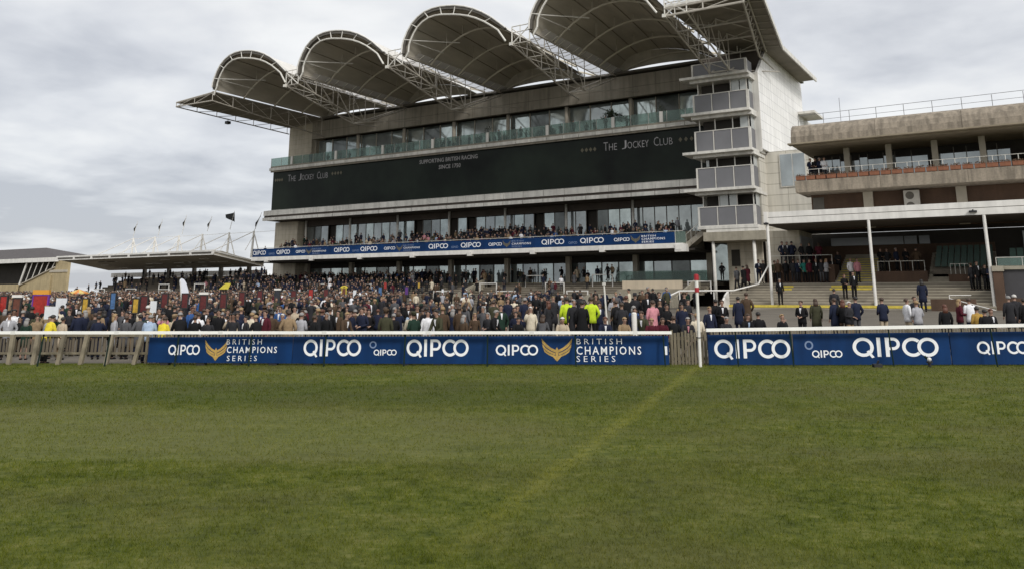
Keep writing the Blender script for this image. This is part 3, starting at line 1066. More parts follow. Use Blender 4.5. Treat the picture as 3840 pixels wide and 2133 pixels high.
b.box(-26.6, -17.7, 70.05, 70.28, 28.75, 29.0)
P('wing_edge', b, M_LEDGE)
b = MB()
b.path([(-26.7, 70.1, 27.9), (-19.3, 70.1, 27.9)], .12, 6).path([(-26.7, 70.1, 28.62), (-17.9, 70.1, 28.62)], .1, 6)
b.path([(-19.3, 70.1, 27.9), (-22.6, 87.0, 27.6), (-22.7, 93, 27.5)], .12, 6).path([(-19.0, 70.1, 28.55), (-22.3, 89, 28.55)], .1, 6)
b.path([(-19.3, 70.1, 27.9), (-19.0, 70.1, 28.6)], .1, 5)
for k in range(9):
    t = k / 8
    x, y = -19.3 - 3.3 * t, 70.1 + 17 * t
    b.tube((x, y, 27.9 - .3 * t), (x + .3, y, 28.6), .05, 5)
    if k < 8:
        b.tube((x, y, 27.9 - .3 * t), (x - .41 + .3, y + 2.12, 28.6), .045, 5)
    xe = -17.8 - 2.8 * t
    b.tube((x, y, 28.58), (xe, y + .6, 28.6), .05, 5)
for y in (70.1, 75.3, 80.4, 85.5):
    xr_ = -19.3 - 3.3 * (y - 70.1) / 17
    zl = 27.9
    if y > 71:
        b.tube((-26.7, y, zl), (xr_, y, zl), .09, 6)
    xm = (-26.7 + xr_) / 2
    b.tube((xm, y, zl), (xm, y, 28.6), .08, 5)
    b.tube((xm, y, zl), (-26.7, y, 28.6), .06, 5).tube((xm, y, zl), (xr_, y, 28.6), .06, 5)
    if y < 85:
        b.tube((xm, y, 28.55), (-26.7, y + 5.1, 28.55), .055, 5).tube((xm, y, 28.55), (xr_ - 1, y + 5.1, 28.55), .055, 5)
P('wing_girder', b, M_GIRD)
# speaker under the left girder
b = MB().box(-98.7, -98.1, 78.6, 79.2, 26.9, 27.3).tube((-98.4, 78.9, 27.3), (-98.4, 78.9, 27.7), .04)
P('speaker', b, M_BLACK)

# ================================================================== OLDER STAND ON THE RIGHT
OS = thing('older_grandstand', (-5, 86, 0), 'older concrete grandstand with flower box balcony, white canopy and brown terrace steps', 'grandstand')
def Q(name, mb, mats, parent=None, label=None, smooth=False, kind=None):
    return mb.build(name, mats, parent or OS, label, smooth, kind)
X0, X1 = -19.65, 12.0
b = MB()
prof = [(85.72, 17.45), (85.72, 18.12), (85.86, 18.14), (86.0, 18.7), (86.35, 19.2), (86.9, 19.48), (88.2, 19.6), (95, 19.6), (95, 17.45)]
xj = [X0, -11.6, -4.1, 3.5, X1]
for a, c in zip(xj, xj[1:]):
    b.prism([(a + .015, y, z) for y, z in prof], (c - a - .03, 0, 0))
Q('roof_fascia', b, M_AGG)
Q('roof_lip', MB().box(X0 - .25, X1, 85.3, 86.4, 17.30, 17.44).box(X0 + .1, X1, 85.95, 95, 17.2, 17.29), mat('lip_concrete', (.25, .21, .15), .9, .15, 1))
b, bs, bg_ = MB(), MB(), MB()
rng = random.Random(11)
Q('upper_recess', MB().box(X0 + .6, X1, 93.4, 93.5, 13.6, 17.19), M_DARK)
x = X0 + .7
while x < X1:
    wdt = rng.choice((.8, 1.1, 1.5))
    if rng.random() < .72:
        Q('upper_window', MB().box(x + .04, x + wdt - .04, 91.0, 91.05, 13.95, 16.0 + rng.choice((0, 0, .25))), M_GLASS)
        Q('upper_mullion', MB().box(x - .03, x + .03, 90.95, 91.08, 13.9, 16.6), M_EDGE)
    x += wdt
for x in (-15.05, -11.05, -6.9, -2.8, .95, 5.0):
    Q('upper_column', MB().box(x - .27, x + .27, 89.6, 90.1, 13.75, 17.2), M_COL)
b = MB()
for a, c in zip(xj, xj[1:]):
    b.prism([(a + .012, y, z) for y, z in ((86.25, 12.5), (86.1, 13.66), (86.45, 13.7), (91.5, 13.72), (91.5, 12.5))], (c - a - .024, 0, 0))
Q('balcony', b, M_AGG)
b = MB().tube((X0 + 1.2, 86.75, 14.82), (X1, 86.75, 14.82), .03, 5)
x = X0 + 1.3
while x < X1:
    b.tube((x, 86.75, 13.7), (x, 86.75, 14.82), .035, 5)
    x += 1.02
Q('balcony_railing', b, M_STEEL)
Q('lower_brick_wall', MB().box(X0 + .8, X1, 89.5, 90, 8.9, 12.49), M_BRICK)
for x in (-13.3, -5.0, 3.4):
    Q('pilaster', MB().box(x - .45, x + .45, 89.2, 89.499, 8.9, 12.49), M_COL)
Q('brick_opening', MB().box(-18.7, -17.6, 89.44, 89.49, 10.4, 12.2), M_EDGE)
# roof railing
b = MB()
b.tube((X0 + .3, 88.5, 20.85), (X1, 88.5, 21.05), .025, 5).tube((X0 + .3, 88.5, 20.2), (X1, 88.5, 20.4), .02, 5)
x = X0 + .3
while x < X1:
    b.tube((x, 88.5, 19.6), (x, 88.5, 20.9), .03, 5)
    x += 2.55
b.tube((-15.1, 88.5, 19.6), (-15.1, 88.5, 22.3), .025, 5)
Q('roof_railing', b, mat('grey_steel', (.16, .16, .165), .5, .1, 1))
# canopy
CX0 = -21.6
b = MB()
b.box(CX0, X1, 81.6, 81.75, 9.72, 10.22).box(CX0, X1, 81.56, 81.75, 9.08, 9.66).box(CX0, X1, 81.66, 81.75, 9.65, 9.73)
b.box(CX0, X1, 81.76, 89.49, 10.0, 10.2)
b.box(CX0 - .15, CX0 + .2, 81.45, 81.9, 9.0, 10.25)
Q('canopy_fascia', b, M_WHITE)
Q('canopy_groove', MB().box(CX0 + .01, X1, 81.62, 81.64, 9.655, 9.715), M_EDGE)
Q('canopy_soffit', MB().box(CX0, X1, 81.77, 97, 8.98, 9.07), M_CEIL)
for x in (-21.5, -12.32, -3.08, 6.2):
    b = MB().tube((x, 81.66, 1.2), (x, 81.66, 9.06), .135, 10)
    for z in (2.2, 3.9, 5.3, 6.9):
        b.tube((x, 81.66, z), (x, 81.66, z + .03), .147, 10)
    Q('canopy_post', b, M_WHITE, smooth=False)
# terrace
b, br, yl = MB(), MB(), MB()
for k in range(9):
    y0, z = 81 + k * .8, 1.2 + .26 * (k + 1)
    b.box(-26.4, -2.95, y0, y0 + .8 + (10 if k == 8 else .002), .5 if k == 0 else z - .5, z)
    br.box(-26.4, -2.95, y0 - .012, y0 - .001, z - .26, z - .07)
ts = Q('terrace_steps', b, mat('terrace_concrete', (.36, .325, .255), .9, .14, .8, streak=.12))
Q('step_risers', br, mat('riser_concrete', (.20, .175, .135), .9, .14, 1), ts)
yl.box(-26.4, -5.2, 80.97, 80.987, 1.24, 1.46).box(-26.4, -5.2, 80.97, 81.16, 1.461, 1.47)
for (x0, x1) in ((-17.0, -13.2), (-22, -20.6)):
    for k in (6, 7):
        yl.box(x0, x1, 81 + k * .8 - .025, 81 + k * .8 - .013, 1.2 + .26 * k + .08, 1.2 + .26 * (k + 1))
for k in range(10):
    yl.box(-16.7, -13.3, 88.3 + k * .6 - .02, 88.3 + k * .6 - .002, 3.54 + .25 * k + .17, 3.54 + .25 * (k + 1))
Q('yellow_edges', yl, M_YELL, ts)
for (x0, x1) in ((-16.9, -13.1), (-8.55, -6.8), (-4.8, -2.95)):
    b = MB()
    for k in range(12):
        b.box(x0, x1, 88.3 + k * .6, 88.3 + (k + 1) * .6 + .002, 3.0, 3.54 + .25 * (k + 1))
    Q('aisle_steps', b, M_STEP)
for (x0, x1, zt) in ((-23.6, -16.91, 5.35), (-13.09, -8.56, 4.6), (-6.79, -4.81, 4.25)):
    Q('brick_parapet', MB().box(x0, x1, 88.3, 94, 2.9, zt), M_BRICK)
    b = MB().tube((x0 + .2, 88.6, zt + .95), (x1 - .2, 88.6, zt + .95), .03, 5)
    for k in range(5):
        xx = x0 + .2 + (x1 - x0 - .4) * k / 4
        b.tube((xx, 88.6, zt), (xx, 88.6, zt + .95), .025, 5)
    Q('parapet_rail', b, M_STEEL)
Q('back_wall', MB().box(-21.5, -2.95, 95.5, 95.8, 2.5, 7.5), M_BRICK)
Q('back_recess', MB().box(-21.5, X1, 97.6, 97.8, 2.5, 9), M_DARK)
b = MB()
for a, c in ((-18.4, -14.6), (-14.5, -11.2), (-11.1, -9.9), (-9.7, -8.7)):
    b.box(a, c, 95.52, 95.58, 7.52, 8.35)
Q('clerestory', b, mat('clerestory_glass', (.13, .14, .145), .2, .15, .5))
b = MB()
for k in range(5):
    y0 = 89.5 + k * .9
    b.box(-8.2, -2.95, y0, y0 + .9, 3, 4.7 + k * .42)
Q('seat_tiers', b, M_STEPD)
for k in range(5):
    for j in range(9):
        x = -8.0 + j * .55
        y0 = 89.9 + k * .9
        b = MB()
        b.box(x, x + .46, y0, y0 + .36, 4.7 + k * .42 + .3, 4.7 + k * .42 + .36).box(x, x + .46, y0 + .36, y0 + .41, 4.7 + k * .42 + .3, 4.7 + k * .42 + .78)
        Q('seat', b, M_GSEAT)
Q('end_wall', MB().box(-23.6, -20.35, 89.6, 95.4, 1.2, 8.97), M_STONE)
b = MB()
for k in range(6):
    b.box(-20.3, -20.24, 89.6 + k * .95, 89.6 + k * .95 + .86, 5.36, 8.4)
Q('side_glazing', b, mat('pale_side_panel', (.30, .31, .31), .3, .15, .5))
# right end: brick pier and roller shutter
b = MB().box(-2.94, -2.2, 81.4, 82.1, 1.1, 4.3)
Q('brick_pier', b, M_BRICK)
Q('pier_cap', MB().box(-2.98, -2.1, 81.3, 82.15, 4.3, 4.75).box(-2.1, X1, 81.9, 82.3, 4.45, 4.75), M_AGG2)
Q('shutter', MB().box(-2.19, X1, 82.1, 82.2, 2.1, 4.44), mat('shutter_grey', (.05, .048, .052), .6, .1, 2))
Q('low_wall', MB().box(-2.19, X1, 81.95, 82.09, .9, 2.12), M_BRICK)
Q('upper_deck', MB().box(-2.19, X1, 82.31, 97, 4.3, 4.5), M_STEP)
Q('end_balustrade', MB().box(-2.5, X1, 82.0, 82.03, 4.77, 5.42), M_BALU)
b = MB().tube((-2.6, 82.0, 5.45), (X1, 82.0, 5.45), .03, 5)
for k in range(7):
    b.tube((-2.6 + k * 1.9, 82, 4.75), (-2.6 + k * 1.9, 82, 5.45), .025, 5)
Q('end_rail', b, M_STEEL)
for k in range(4):
    for j in range(7):
        x, y0 = -1.6 + j * .55, 84 + k * .9
        b = MB()
        b.box(x, x + .46, y0, y0 + .36, 4.9 + k * .35, 4.96 + k * .35).box(x, x + .46, y0 + .36, y0 + .41, 4.9 + k * .35, 5.4 + k * .35)
        Q('seat', b, M_GSEAT)
# far window: daylight beyond the stand's end put into the pale pane colour
fr = Q('far_window', MB().box(-.6, 1.6, 97.45, 97.55, 6.6, 8.7), M_BLACK)
Q('pane', MB().box(-.5, .35, 97.40, 97.44, 6.7, 8.6).box(.45, 1.5, 97.40, 97.44, 7.4, 8.6), mat('daylight_toned_pane', (.62, .66, .70), .2), fr)
# hand rails at the two ends of the terrace
b = MB()
b.path([(-6.2, 79.0, 1.0), (-6.2, 79.0, 2.35), (-4.6, 79.4, 2.35)], .035, 5).path([(-6.2, 79.0, 2.1), (-2.9, 77.2, 1.2)], .045, 5)
Q('hand_rail', b, M_WHITE)
b = MB()
b.path([(-31.4, 77.5, .9), (-31.4, 77.5, 1.75), (-29.6, 78.6, 2.75), (-24.6, 79.6, 2.78), (-23.1, 83, 3.4), (-22.6, 86, 5.6)], .075, 6)
b.tube((-29.6, 78.6, 1.0), (-29.6, 78.6, 2.75), .06, 6).tube((-26.4, 79.3, 1.0), (-26.4, 79.3, 2.75), .05, 6)
Q('stair_rail', b, M_WHITE)
b = MB().prism([(-25.4, 78.5, .9), (-23.6, 78.5, .9), (-23.2, 83.5, 1.5), (-23.2, 83.5, 3.2), (-24.0, 80.5, 2.5), (-25.4, 78.5, 1.2)], (.18, 0, 0))
Q('ramp_wall', MB().prism([(-25.7, 78.6, .7), (-25.7, 81.2, .9), (-25.7, 81.2, 2.75), (-25.7, 80.3, 2.4), (-25.7, 78.6, 1.3)], (.2, 0, 0)), M_WHITE)
Q('brick_planter', MB().box(-7.6, -4.3, 78.6, 79.8, .9, 2.05), M_BRICK)

# things fixed to the older stand
ac = thing('air_conditioner', (-9.25, 88.7, 10.23), 'pale twin fan air conditioning unit against the brick wall above the white canopy', 'air conditioner')
b = MB().box(-9.95, -8.55, 88.45, 88.95, 10.23, 12.3)
b.build('casing', mat('unit_casing', (.42, .40, .36), .6, .1, 2), ac)
for z in (11.8, 10.8):
    b = MB().tube((-9.4, 88.47, z), (-9.4, 88.43, z), .38, 18)
    b.build('fan_grille', M_EDGE, ac)
b = MB().box(-4.15, -3.55, 81.25, 81.55, 9.30, 9.45).box(-3.9, -3.8, 81.4, 81.56, 9.4, 9.55)
single('floodlight', b, M_BLACK, 'small black floodlight on the white canopy fascia, left of the rightmost post', 'floodlight', (-3.85, 81.4, 9.3))
b = MB().box(-21.75, -21.3, 81.2, 81.44, 9.02, 9.18).box(-21.6, -21.5, 81.35, 81.56, 9.1, 9.24)
single('floodlight', b, M_BLACK, 'small black floodlight at the left end of the white canopy', 'floodlight', (-21.5, 81.3, 9.02))
x = X0 + .15
i = 0
ords = ['first', 'second', 'third', 'fourth', 'fifth', 'sixth', 'seventh', 'eighth', 'ninth', 'tenth', 'eleventh', 'twelfth', 'thirteenth', 'fourteenth', 'fifteenth', 'sixteenth', 'seventeenth', 'eighteenth', 'nineteenth', 'twentieth', 'twenty-first', 'twenty-second', 'twenty-third', 'twenty-fourth', 'twenty-fifth', 'twenty-sixth', 'twenty-seventh', 'twenty-eighth', 'twenty-ninth', 'thirtieth']
rng = random.Random(5)
while x < 1.2:
    f = thing('flower_box', (x + .45, 86.45, 13.72), 'terracotta flower box on the concrete balcony edge, %s from the left end' % ords[i], 'flower box', 'flower boxes along the older stand balcony')
    b = MB().box(x, x + .88, 86.14, 86.52, 13.72, 14.08)
    b.box(x - .02, x + .90, 86.12, 86.54, 14.08, 14.13)
    b.build('trough', M_TERRA, f)
    b = MB()
    for k in range(46):
        c = Vector((x + .06 + rng.random() * .76, 86.2 + rng.random() * .28, 14.12 + rng.random() * .16))
        d = Vector((rng.uniform(-1, 1), rng.uniform(-1, .4), rng.uniform(.1, 1))).normalized() * .1
        e = d.orthogonal().normalized() * .05
        b.add([c - e, c + d * .5 + e * .3, c + d * 1.3, c + d * .5 - e * 1.4], [(0, 1, 2, 3)])
    b.build('plants', mat('trough_plants', (.045, .045, .02), .8, .5, 6, c2=(.09, .045, .025)), f)
    x += 1.0
    i += 1

# the older stand is lower and stands further forward than its neighbour: its storeys are three quarters of the big stand's
OLD = .75
def old(p):
    return Vector((p[0] * OLD, p[1] * OLD, (p[2] - CAM_H) * OLD + CAM_H))
for o in [o for o in col.objects if o.parent is None and o.name.split('.')[0] in ('older_grandstand', 'air_conditioner', 'floodlight', 'flower_box')]:
    o.location = old(o.location)
    o.scale = (OLD, OLD, OLD)

# ================================================================== LOW STAND WITH MASTS, FAR LEFT BUILDING
LS = thing('low_stand', (-128, 90, 0), 'low open stand with white edged cantilever roof and banked steps, beside the big grandstand', 'stand')
def S(name, mb, mats, parent=None, smooth=False):
    return mb.build(name, mats, parent or LS, None, smooth)
xa, xb = -149.5, -107.0
b = MB()
b.prism([(xa, 84.9, 8.50), (xa, 84.9, 9.02), (xa, 86.5, 9.0), (xa, 95, 7.3), (xa, 95, 6.85)], (xb - xa, 0, 0))
S('roof', b, mat('low_roof_underside', (.36, .33, .27), .8, .2, .6))
b = MB().box(xa - .1, xb + .1, 84.74, 84.89, 8.84, 9.12).box(xa - .1, xb + .1, 84.74, 84.89, 8.36, 8.50)
for k in range(9):
    x = xa + (xb - xa) * k / 8
    b.box(x - .25, x + .25, 84.75, 84.9, 8.5, 8.85)
b.prism([(xb + .01, 84.8, 8.84), (xb + .01, 95, 7.3), (xb + .01, 95, 7.5), (xb + .01, 84.8, 9.1)], (.12, 0, 0))
b.prism([(xb + .01, 84.8, 8.36), (xb + .01, 95, 6.86), (xb + .01, 95, 6.98), (xb + .01, 84.8, 8.5)], (.12, 0, 0))
b.box(xa, xb, 95.6, 95.8, 5.55, 6.35)
S('edge_trim', b, M_WHITE)
S('slot_shade_strip', MB().box(xa, xb, 84.84, 84.895, 8.501, 8.839), M_EDGE)  # dark strip stands in for the shade in the slot
b = MB()
rng = random.Random(2)
for k in range(26):
    x = xa + 2 + rng.random() * (xb - xa - 7)
    y = rng.choice((87.5, 90, 92.6))
    z = 8.5 - (y - 84.9) * .163 - .06
    b.box(x, x + 2.4, y, y + .12, z - .06, z)
S('roof_light_strips', b, M_LEDGE)  # pale colour stands in for white light strips under the roof
b = MB()
for k in range(11):
    b.box(-143 + k * 0.0, -100.5, 84 + k * 1.0, 85 + k * 1.0 + (.002 if k < 10 else 2), .5, 1.6 + k * .36)
S('banked_steps', b, M_STEPD)
S('back_wall', MB().box(-140, -100.5, 96.5, 96.8, .5, 5.54), mat('low_stand_wall', (.20, .17, .12), .9, .15, .6))
for k in range(6):
    S('column', MB().box(-139 + k * 7, -138.4 + k * 7, 95, 95.5, 4.9, 7.2), M_EDGE)
for k, x in enumerate((-135.4, -129.3, -122.8, -116.7, -110.1, -104.3)):
    b = MB()
    b.tube((x, 90, 8.0), (x + .25, 90, 12.2), .2, 6, .14)
    b.tube((x + 1.6, 90.4, 8.0), (x + .25, 90, 12.0), .09, 5).tube((x - 4.6, 86, 8.95), (x + .2, 90, 12.1), .07, 5)
    b.tube((x + 3.2, 86, 8.95), (x + .2, 90, 11.5), .06, 5).tube((x + .25, 90, 12.0), (x + 6.1, 90, 12.05), .035, 4)
    S('mast', b, M_WHITE)
for k, (sx, y0, y1, ln) in enumerate(((505, 890, 838, 0), (598, 886, 830, 0), (688, 880, 815, 0), (783, 868, 820, 0), (868, 862, 800, 1), (970, 880, 805, 0))):
    p0, p1 = on_y(sx - 6 if k < 5 else 948, y0, 90), on_y(sx + 12, y1 - 8, 90)
    fl = thing('flag', p0, ['dark flag hanging limp on the slanted pole, leftmost of the row', 'dark limp flag on the second slanted pole from the left', 'dark limp flag on the third slanted pole from the left',
               'small dark flag on the fourth slanted pole from the left', 'dark flag blown open on the fifth pole from the left', 'long dark flag hanging on the slanted pole nearest the big grandstand'][k], 'flag', 'flags over the low stand roof')
    MB().tube(p0, p1, .05, 5, .03).build('pole', M_WHITE, fl)
    b = MB()
    d = (p1 - p0).normalized()
    L_ = 1.9 if k != 5 else 2.6
    rows = []
    for i in range(6):
        t = i / 5
        if ln:
            rows.append([p1 + Vector((-2.0 * t, .15 * math.sin(5 * t), -.2 - .3 * t)), p1 + Vector((-2.0 * t, .15 * math.sin(5 * t + 1), -1.75 + .75 * t))])
        else:
            c = p1 - d * (L_ * t)
            rows.append([c, c + Vector((-.16 - .22 * math.sin(math.pi * t) + .05 * math.sin(9 * t), .2 * math.sin(7 * t), -.22))])
    b.sheet(rows, (0, .03, 0))
    b.build('cloth', mat('dark_flag_cloth', (.012, .014, .014), .8, .3, 4), fl)

LB = thing('slate_roofed_stand', (-185, 100, 0), 'old cream brick stand with dark slate roof and raked white slats', 'building')
def T(name, mb, mats, parent=None):
    return mb.build(name, mats, parent or LB)
e0, e1 = on_y(0, 985, 100), on_y(216, 997, 100)
zt = 9.45
xr = e1.x
b = MB()
b.add([(xr - 60, 99.4, zt + .65), (xr + .3, 99.4, zt + .65), (xr - 16, 106, zt + 3.4), (xr - 60, 106, zt + 3.4), (xr - 60, 112, zt + .65), (xr + .3, 112, zt + .65)],
      [(0, 1, 2, 3), (1, 5, 2), (5, 4, 3, 2), (0, 4, 5, 1)])
T('roof', b, M_SLATE)
T('gutter_board', MB().box(xr - 60, xr + .3, 99.3, 99.9, zt - .25, zt + .64), M_WHITE)
w0, w1, w2 = on_y(72, 1072, 100), on_y(208, 1004, 100), on_y(256, 985, 100)
b = MB().prism([(w0.x, 100, 0), (w2.x, 100, 0), (w2.x, 100, zt + .5), (w1.x, 100, zt - .3), (w1.x, 100, w1.z), (w0.x, 100, w0.z)], (0, .6, 0))
T('side_wall', b, M_CREAM)
T('string_course', MB().box(w1.x - 2, w2.x + .1, 99.85, 99.99, 7.0, 7.5), M_COL)
T('buttress', MB().box(w1.x - 2.2, w1.x - .9, 99.7, 99.99, 0, 6.4), M_CREAM)
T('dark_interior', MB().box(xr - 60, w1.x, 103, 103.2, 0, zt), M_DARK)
b = MB()
for k in range(6):
    t = k / 5
    xb_ = w0.x + (w1.x - w0.x) * t * .9
    zb = w0.z + (w1.z - w0.z) * t * .9
    b.tube((xb_, 99.9, zb), (xb_ + 2.2 * (1 - .5 * t), 99.9, zt - .3), .22 if k == 0 else .10, 6)
T('raked_slats', b, M_WHITE)
b = MB().tube((w0.x, 99.85, w0.z + .1), (w1.x, 99.85, w1.z + .1), .16, 6)
T('coping', b, M_COL)
T('front_wall', MB().box(xr - 60, w0.x + .5, 99.2, 99.6, 0, 4.6), M_CREAM)

# ================================================================== RUNNING RAIL, HOARDINGS, GATE, POST
UL, UR0, UR1 = uof(2512), uof(2640), 26.0
rl = thing('running_rail', fp(-12, 29.7, 0), 'white plastic running rail on leaning dark posts, left of the gate', 'rail')
b = MB()
b.fbox(-26, UL, 29.55, 29.64, 1.07, 1.17)
o_ = b.build('rail', M_RAIL, rl)
for k in range(8):
    u = -21 + k * 3.6
    if u < UL - .3:
        MB().fbox(u, u + .16, 29.545, 29.645, 1.064, 1.176).build('joint', mat('rail_joint', (.66, .65, .62), .4), rl)
posts_src = [(-130, 0), (155, 0), (405, 0), (665, 0), (940, 0), (1220, 0), (1518, 0), (1828, 0), (2158, 0), (2490, 0)]
for sx, _ in posts_src:
    u = uof(sx, 29.6)
    MB().tube(fp(u, 29.45, -.05), fp(u, 29.66, 1.07), .027, 6).build('post', M_GREEN, rl)
rr = thing('running_rail', fp(6, 29.7, 0), 'white plastic running rail on dark posts starting at the winning post', 'rail')
def rz(u):
    return 1.205 + (u - UR0) / (uof(3840) - UR0) * .165
b = MB()
b.fbox(UR0, UR1, 29.5, 29.60, rz(UR0) - .055, rz(UR0) + .055, rz(UR1) - .055, rz(UR1) + .055)
b.build('rail', M_RAIL, rr)
for sx in (2762, 2968, 3340, 3725, 4010):
    u = uof(sx, 29.55)
    MB().tube(fp(u, 29.4, -.05), fp(u, 29.60, rz(u) - .05), .027, 6).build('post', M_GREEN, rr)

EXF = right.copy()
ENF = -fwd_h
D_H = 29.95
def zoff(sx):
    return on_d(sx, 1310, D_H).dot(right)
def zat(sy, sx):
    return on_d(sx, sy, D_H).z
boards = []
def hoarding(sx0, sx1, z0, z1, label, z0b=None, z1b=None):
    h = thing('hoarding', fp((zoff(sx0) + zoff(sx1)) / 2, D_H, 0), label, 'hoarding', 'blue hoardings along the rail')
    b = MB()
    b.fbox(zoff(sx0), zoff(sx1) - .015, D_H, D_H + .05, z0, z1, z0b, z1b)
    b.build('board', M_BLUE, h)
    b = MB()
    n_ = max(2, int((zoff(sx1) - zoff(sx0)) / 1.1))
    for k in range(n_):
        u = zoff(sx0) + (zoff(sx1) - zoff(sx0)) * (k + .35) / n_
        b = MB().fbox(u, u + .28, D_H + .02, D_H + .3, -.02, z0 + .03)
        b.build('foot', M_BLACK, h)
    boards.append((sx0, sx1, h))
    return h
def fo_(sx, sy):
    p = on_d(sx, sy, D_H - .004)
    return p
def word_h(mb, fn, x0, x1, yb, yt):
    a, c, t = fo_(x0, yb), fo_(x1, yb), fo_(x0, yt)
    fn(mb, a, EXF, EZ, ENF, (c - a).dot(right), t.z - a.z)
def txt_h(mb, s, x0, x1, yb, yt, bold=.02, sp=1.15):
    a, c, t = fo_(x0, yb), fo_(x1, yb), fo_(x0, yt)
    put_text(mb, s, a, EXF, EZ, ENF, (c - a).dot(right), t.z - a.z, bold, sp)
def ring_h(mb, cx_, cy_, r):
    c = fo_(cx_, cy_)
    rr_ = r / 105.0
    arc_strip(mb, 0, 0, rr_, rr_ * .36, 0, 2 * math.pi, c, EXF, EZ, ENF, 20)
def series(h, xa, xb, y0, y1, y2, y3, y4, y5):
    mb = MB()
    txt_h(mb, 'BRITISH', xa, xa + (xb - xa) * .70, y1, y0, -.008, 1.5)
    txt_h(mb, 'CHAMPIONS', xa, xb, y3, y2, .006, 1.3)
    txt_h(mb, 'SERIES', xa, xa + (xb - xa) * .60, y5, y4, -.008, 1.5)
    mb.build('series_lettering', M_LET, h)
h1 = hoarding(556, 1098, .10, .95, 'blue hoarding with gold wings and lettering, next to the rough timber fence', .07, .97)
mb = MB(); word_h(mb, put_word, 630, 748, 1329, 1291); mb.build('word', M_LET, h1)
mb = MB(); word_h(mb, put_wings, 764, 850, 1352, 1272); mb.build('winged_emblem', M_GOLD, h1)
series(h1, 850, 1038, 1270, 1290, 1298, 1322, 1332, 1352)
h2 = hoarding(1098, 1828, .07, .97, 'blue hoarding with two large white words and a small one between them', .05, .985)
mb = MB(); word_h(mb, put_word, 1137, 1353, 1334, 1271); mb.build('word', M_LET, h2)
mb = MB(); word_h(mb, put_word, 1524, 1757, 1335, 1271); mb.build('word', M_LET, h2)
mb = MB(); word_h(mb, put_word, 1401, 1487, 1331, 1309); mb.build('small_word', M_LET, h2)
mb = MB(); ring_h(mb, 1399, 1291, 13); mb.build('ring_mark', M_FAINT, h2)
h3 = hoarding(1828, 2510, .05, .985, 'blue hoarding with gold wings and three lines of lettering, next to the gate', .02, 1.0)
mb = MB(); word_h(mb, put_word, 1859, 2018, 1331, 1291); mb.build('word', M_LET, h3)
mb = MB(); word_h(mb, put_wings, 2031, 2147, 1354, 1267); mb.build('winged_emblem', M_GOLD, h3)
series(h3, 2162, 2405, 1268, 1289, 1297, 1328, 1333, 1355)
mb = MB()
a = fo_(2491, 1329)
mb.prism([a, a + EXF * .11, a + EXF * .11 + EZ * .29, a + EZ * .29], ENF * .004)
mb.build('small_label', M_LET, h3)
h4 = hoarding(2656, 2974, .02, 1.03, 'blue hoarding with one large white word, next to the winning post', .02, 1.06)
mb = MB(); word_h(mb, put_word, 2680, 2966, 1342, 1271); mb.build('word', M_LET, h4)
h5 = hoarding(2976, 3565, .02, 1.06, 'blue hoarding with a small ring mark, a small word and a large white word', .03, 1.12)
mb = MB(); word_h(mb, put_word, 3200, 3523, 1336, 1264); mb.build('word', M_LET, h5)
mb = MB(); word_h(mb, put_word, 3046, 3160, 1339, 1312); mb.build('small_word', M_LET, h5)
mb = MB(); ring_h(mb, 3033, 1293, 16); mb.build('ring_mark', M_FAINT, h5)
h6 = hoarding(3567, 4100, .03, 1.12, 'blue hoarding with one medium white word and no other mark', .04, 1.17)
mb = MB(); word_h(mb, put_word, 3666, 3862, 1326, 1278); mb.build('word', M_LET, h6)

# winning post
wp = thing('winning_post', fp(uof(2626, 29.3), 29.3, 0), 'white winning post with red and white banded top beside the wooden gate', 'post')
u0 = uof(2626, 29.3, 1357)
def wz(sy):
    return on_d(2620, sy, 29.3).z
MB().tube(fp(u0, 29.3, 0), fp(u0, 29.3, wz(1095)), .052, 10).build('pole', M_WHITE, wp, smooth=False)
MB().tube(fp(u0, 29.3, wz(1095)), fp(u0, 29.3, wz(1078)), .075, 12).build('red_band', M_RED, wp)
MB().tube(fp(u0, 29.3, wz(1051)), fp(u0, 29.3, wz(1031)), .082, 12).ball(fp(u0, 29.3, wz(1031)), .082, .082, .03).build('red_band', M_RED, wp)
MB().tube(fp(u0, 29.3, wz(1078)), fp(u0, 29.3, wz(1051)), .062, 12).build('white_band', M_WHITE, wp)
MB().tube(fp(u0, 29.3, wz(1266)), fp(u0, 29.3, wz(1263)), .075, 10).fbox(u0 - .09, u0 + .12, 29.26, 29.34, wz(1266), wz(1263)).build('clamp', M_BLACK, wp)

# gate
gt = thing('gate', fp(uof(2565, 30.3), 30.3, 0), 'weathered wooden picket gate between the hoardings', 'gate')
ua, ub = uof(2516, 30.3), uof(2652, 30.3)
rng = random.Random(8)
b = MB()
u = ua
while u < ub - .05:
    wd = rng.uniform(.07, .10)
    b.fbox(u, u + wd, 30.25, 30.28, -.02, 1.12 + rng.uniform(-.05, .07))
    u += wd + rng.uniform(.025, .05)
b.build('pickets', M_WOOD, gt, kind=None)
b = MB().fbox(ua, ub, 30.285, 30.34, .84, .95).fbox(ua, ub, 30.285, 30.34, .14, .25)
b.add([fp(ua + .3, 30.22, .3), fp(ua + .37, 30.22, .28), fp(ua + .85, 30.22, .86), fp(ua + .78, 30.22, .9), fp(ua + .3, 30.248, .3), fp(ua + .37, 30.248, .28), fp(ua + .85, 30.248, .86), fp(ua + .78, 30.248, .9)],
      [(0, 1, 2, 3), (7, 6, 5, 4), (0, 4, 5, 1), (1, 5, 6, 2), (2, 6, 7, 3), (3, 7, 4, 0)])
b.build('cross_bars', M_WOODP, gt)

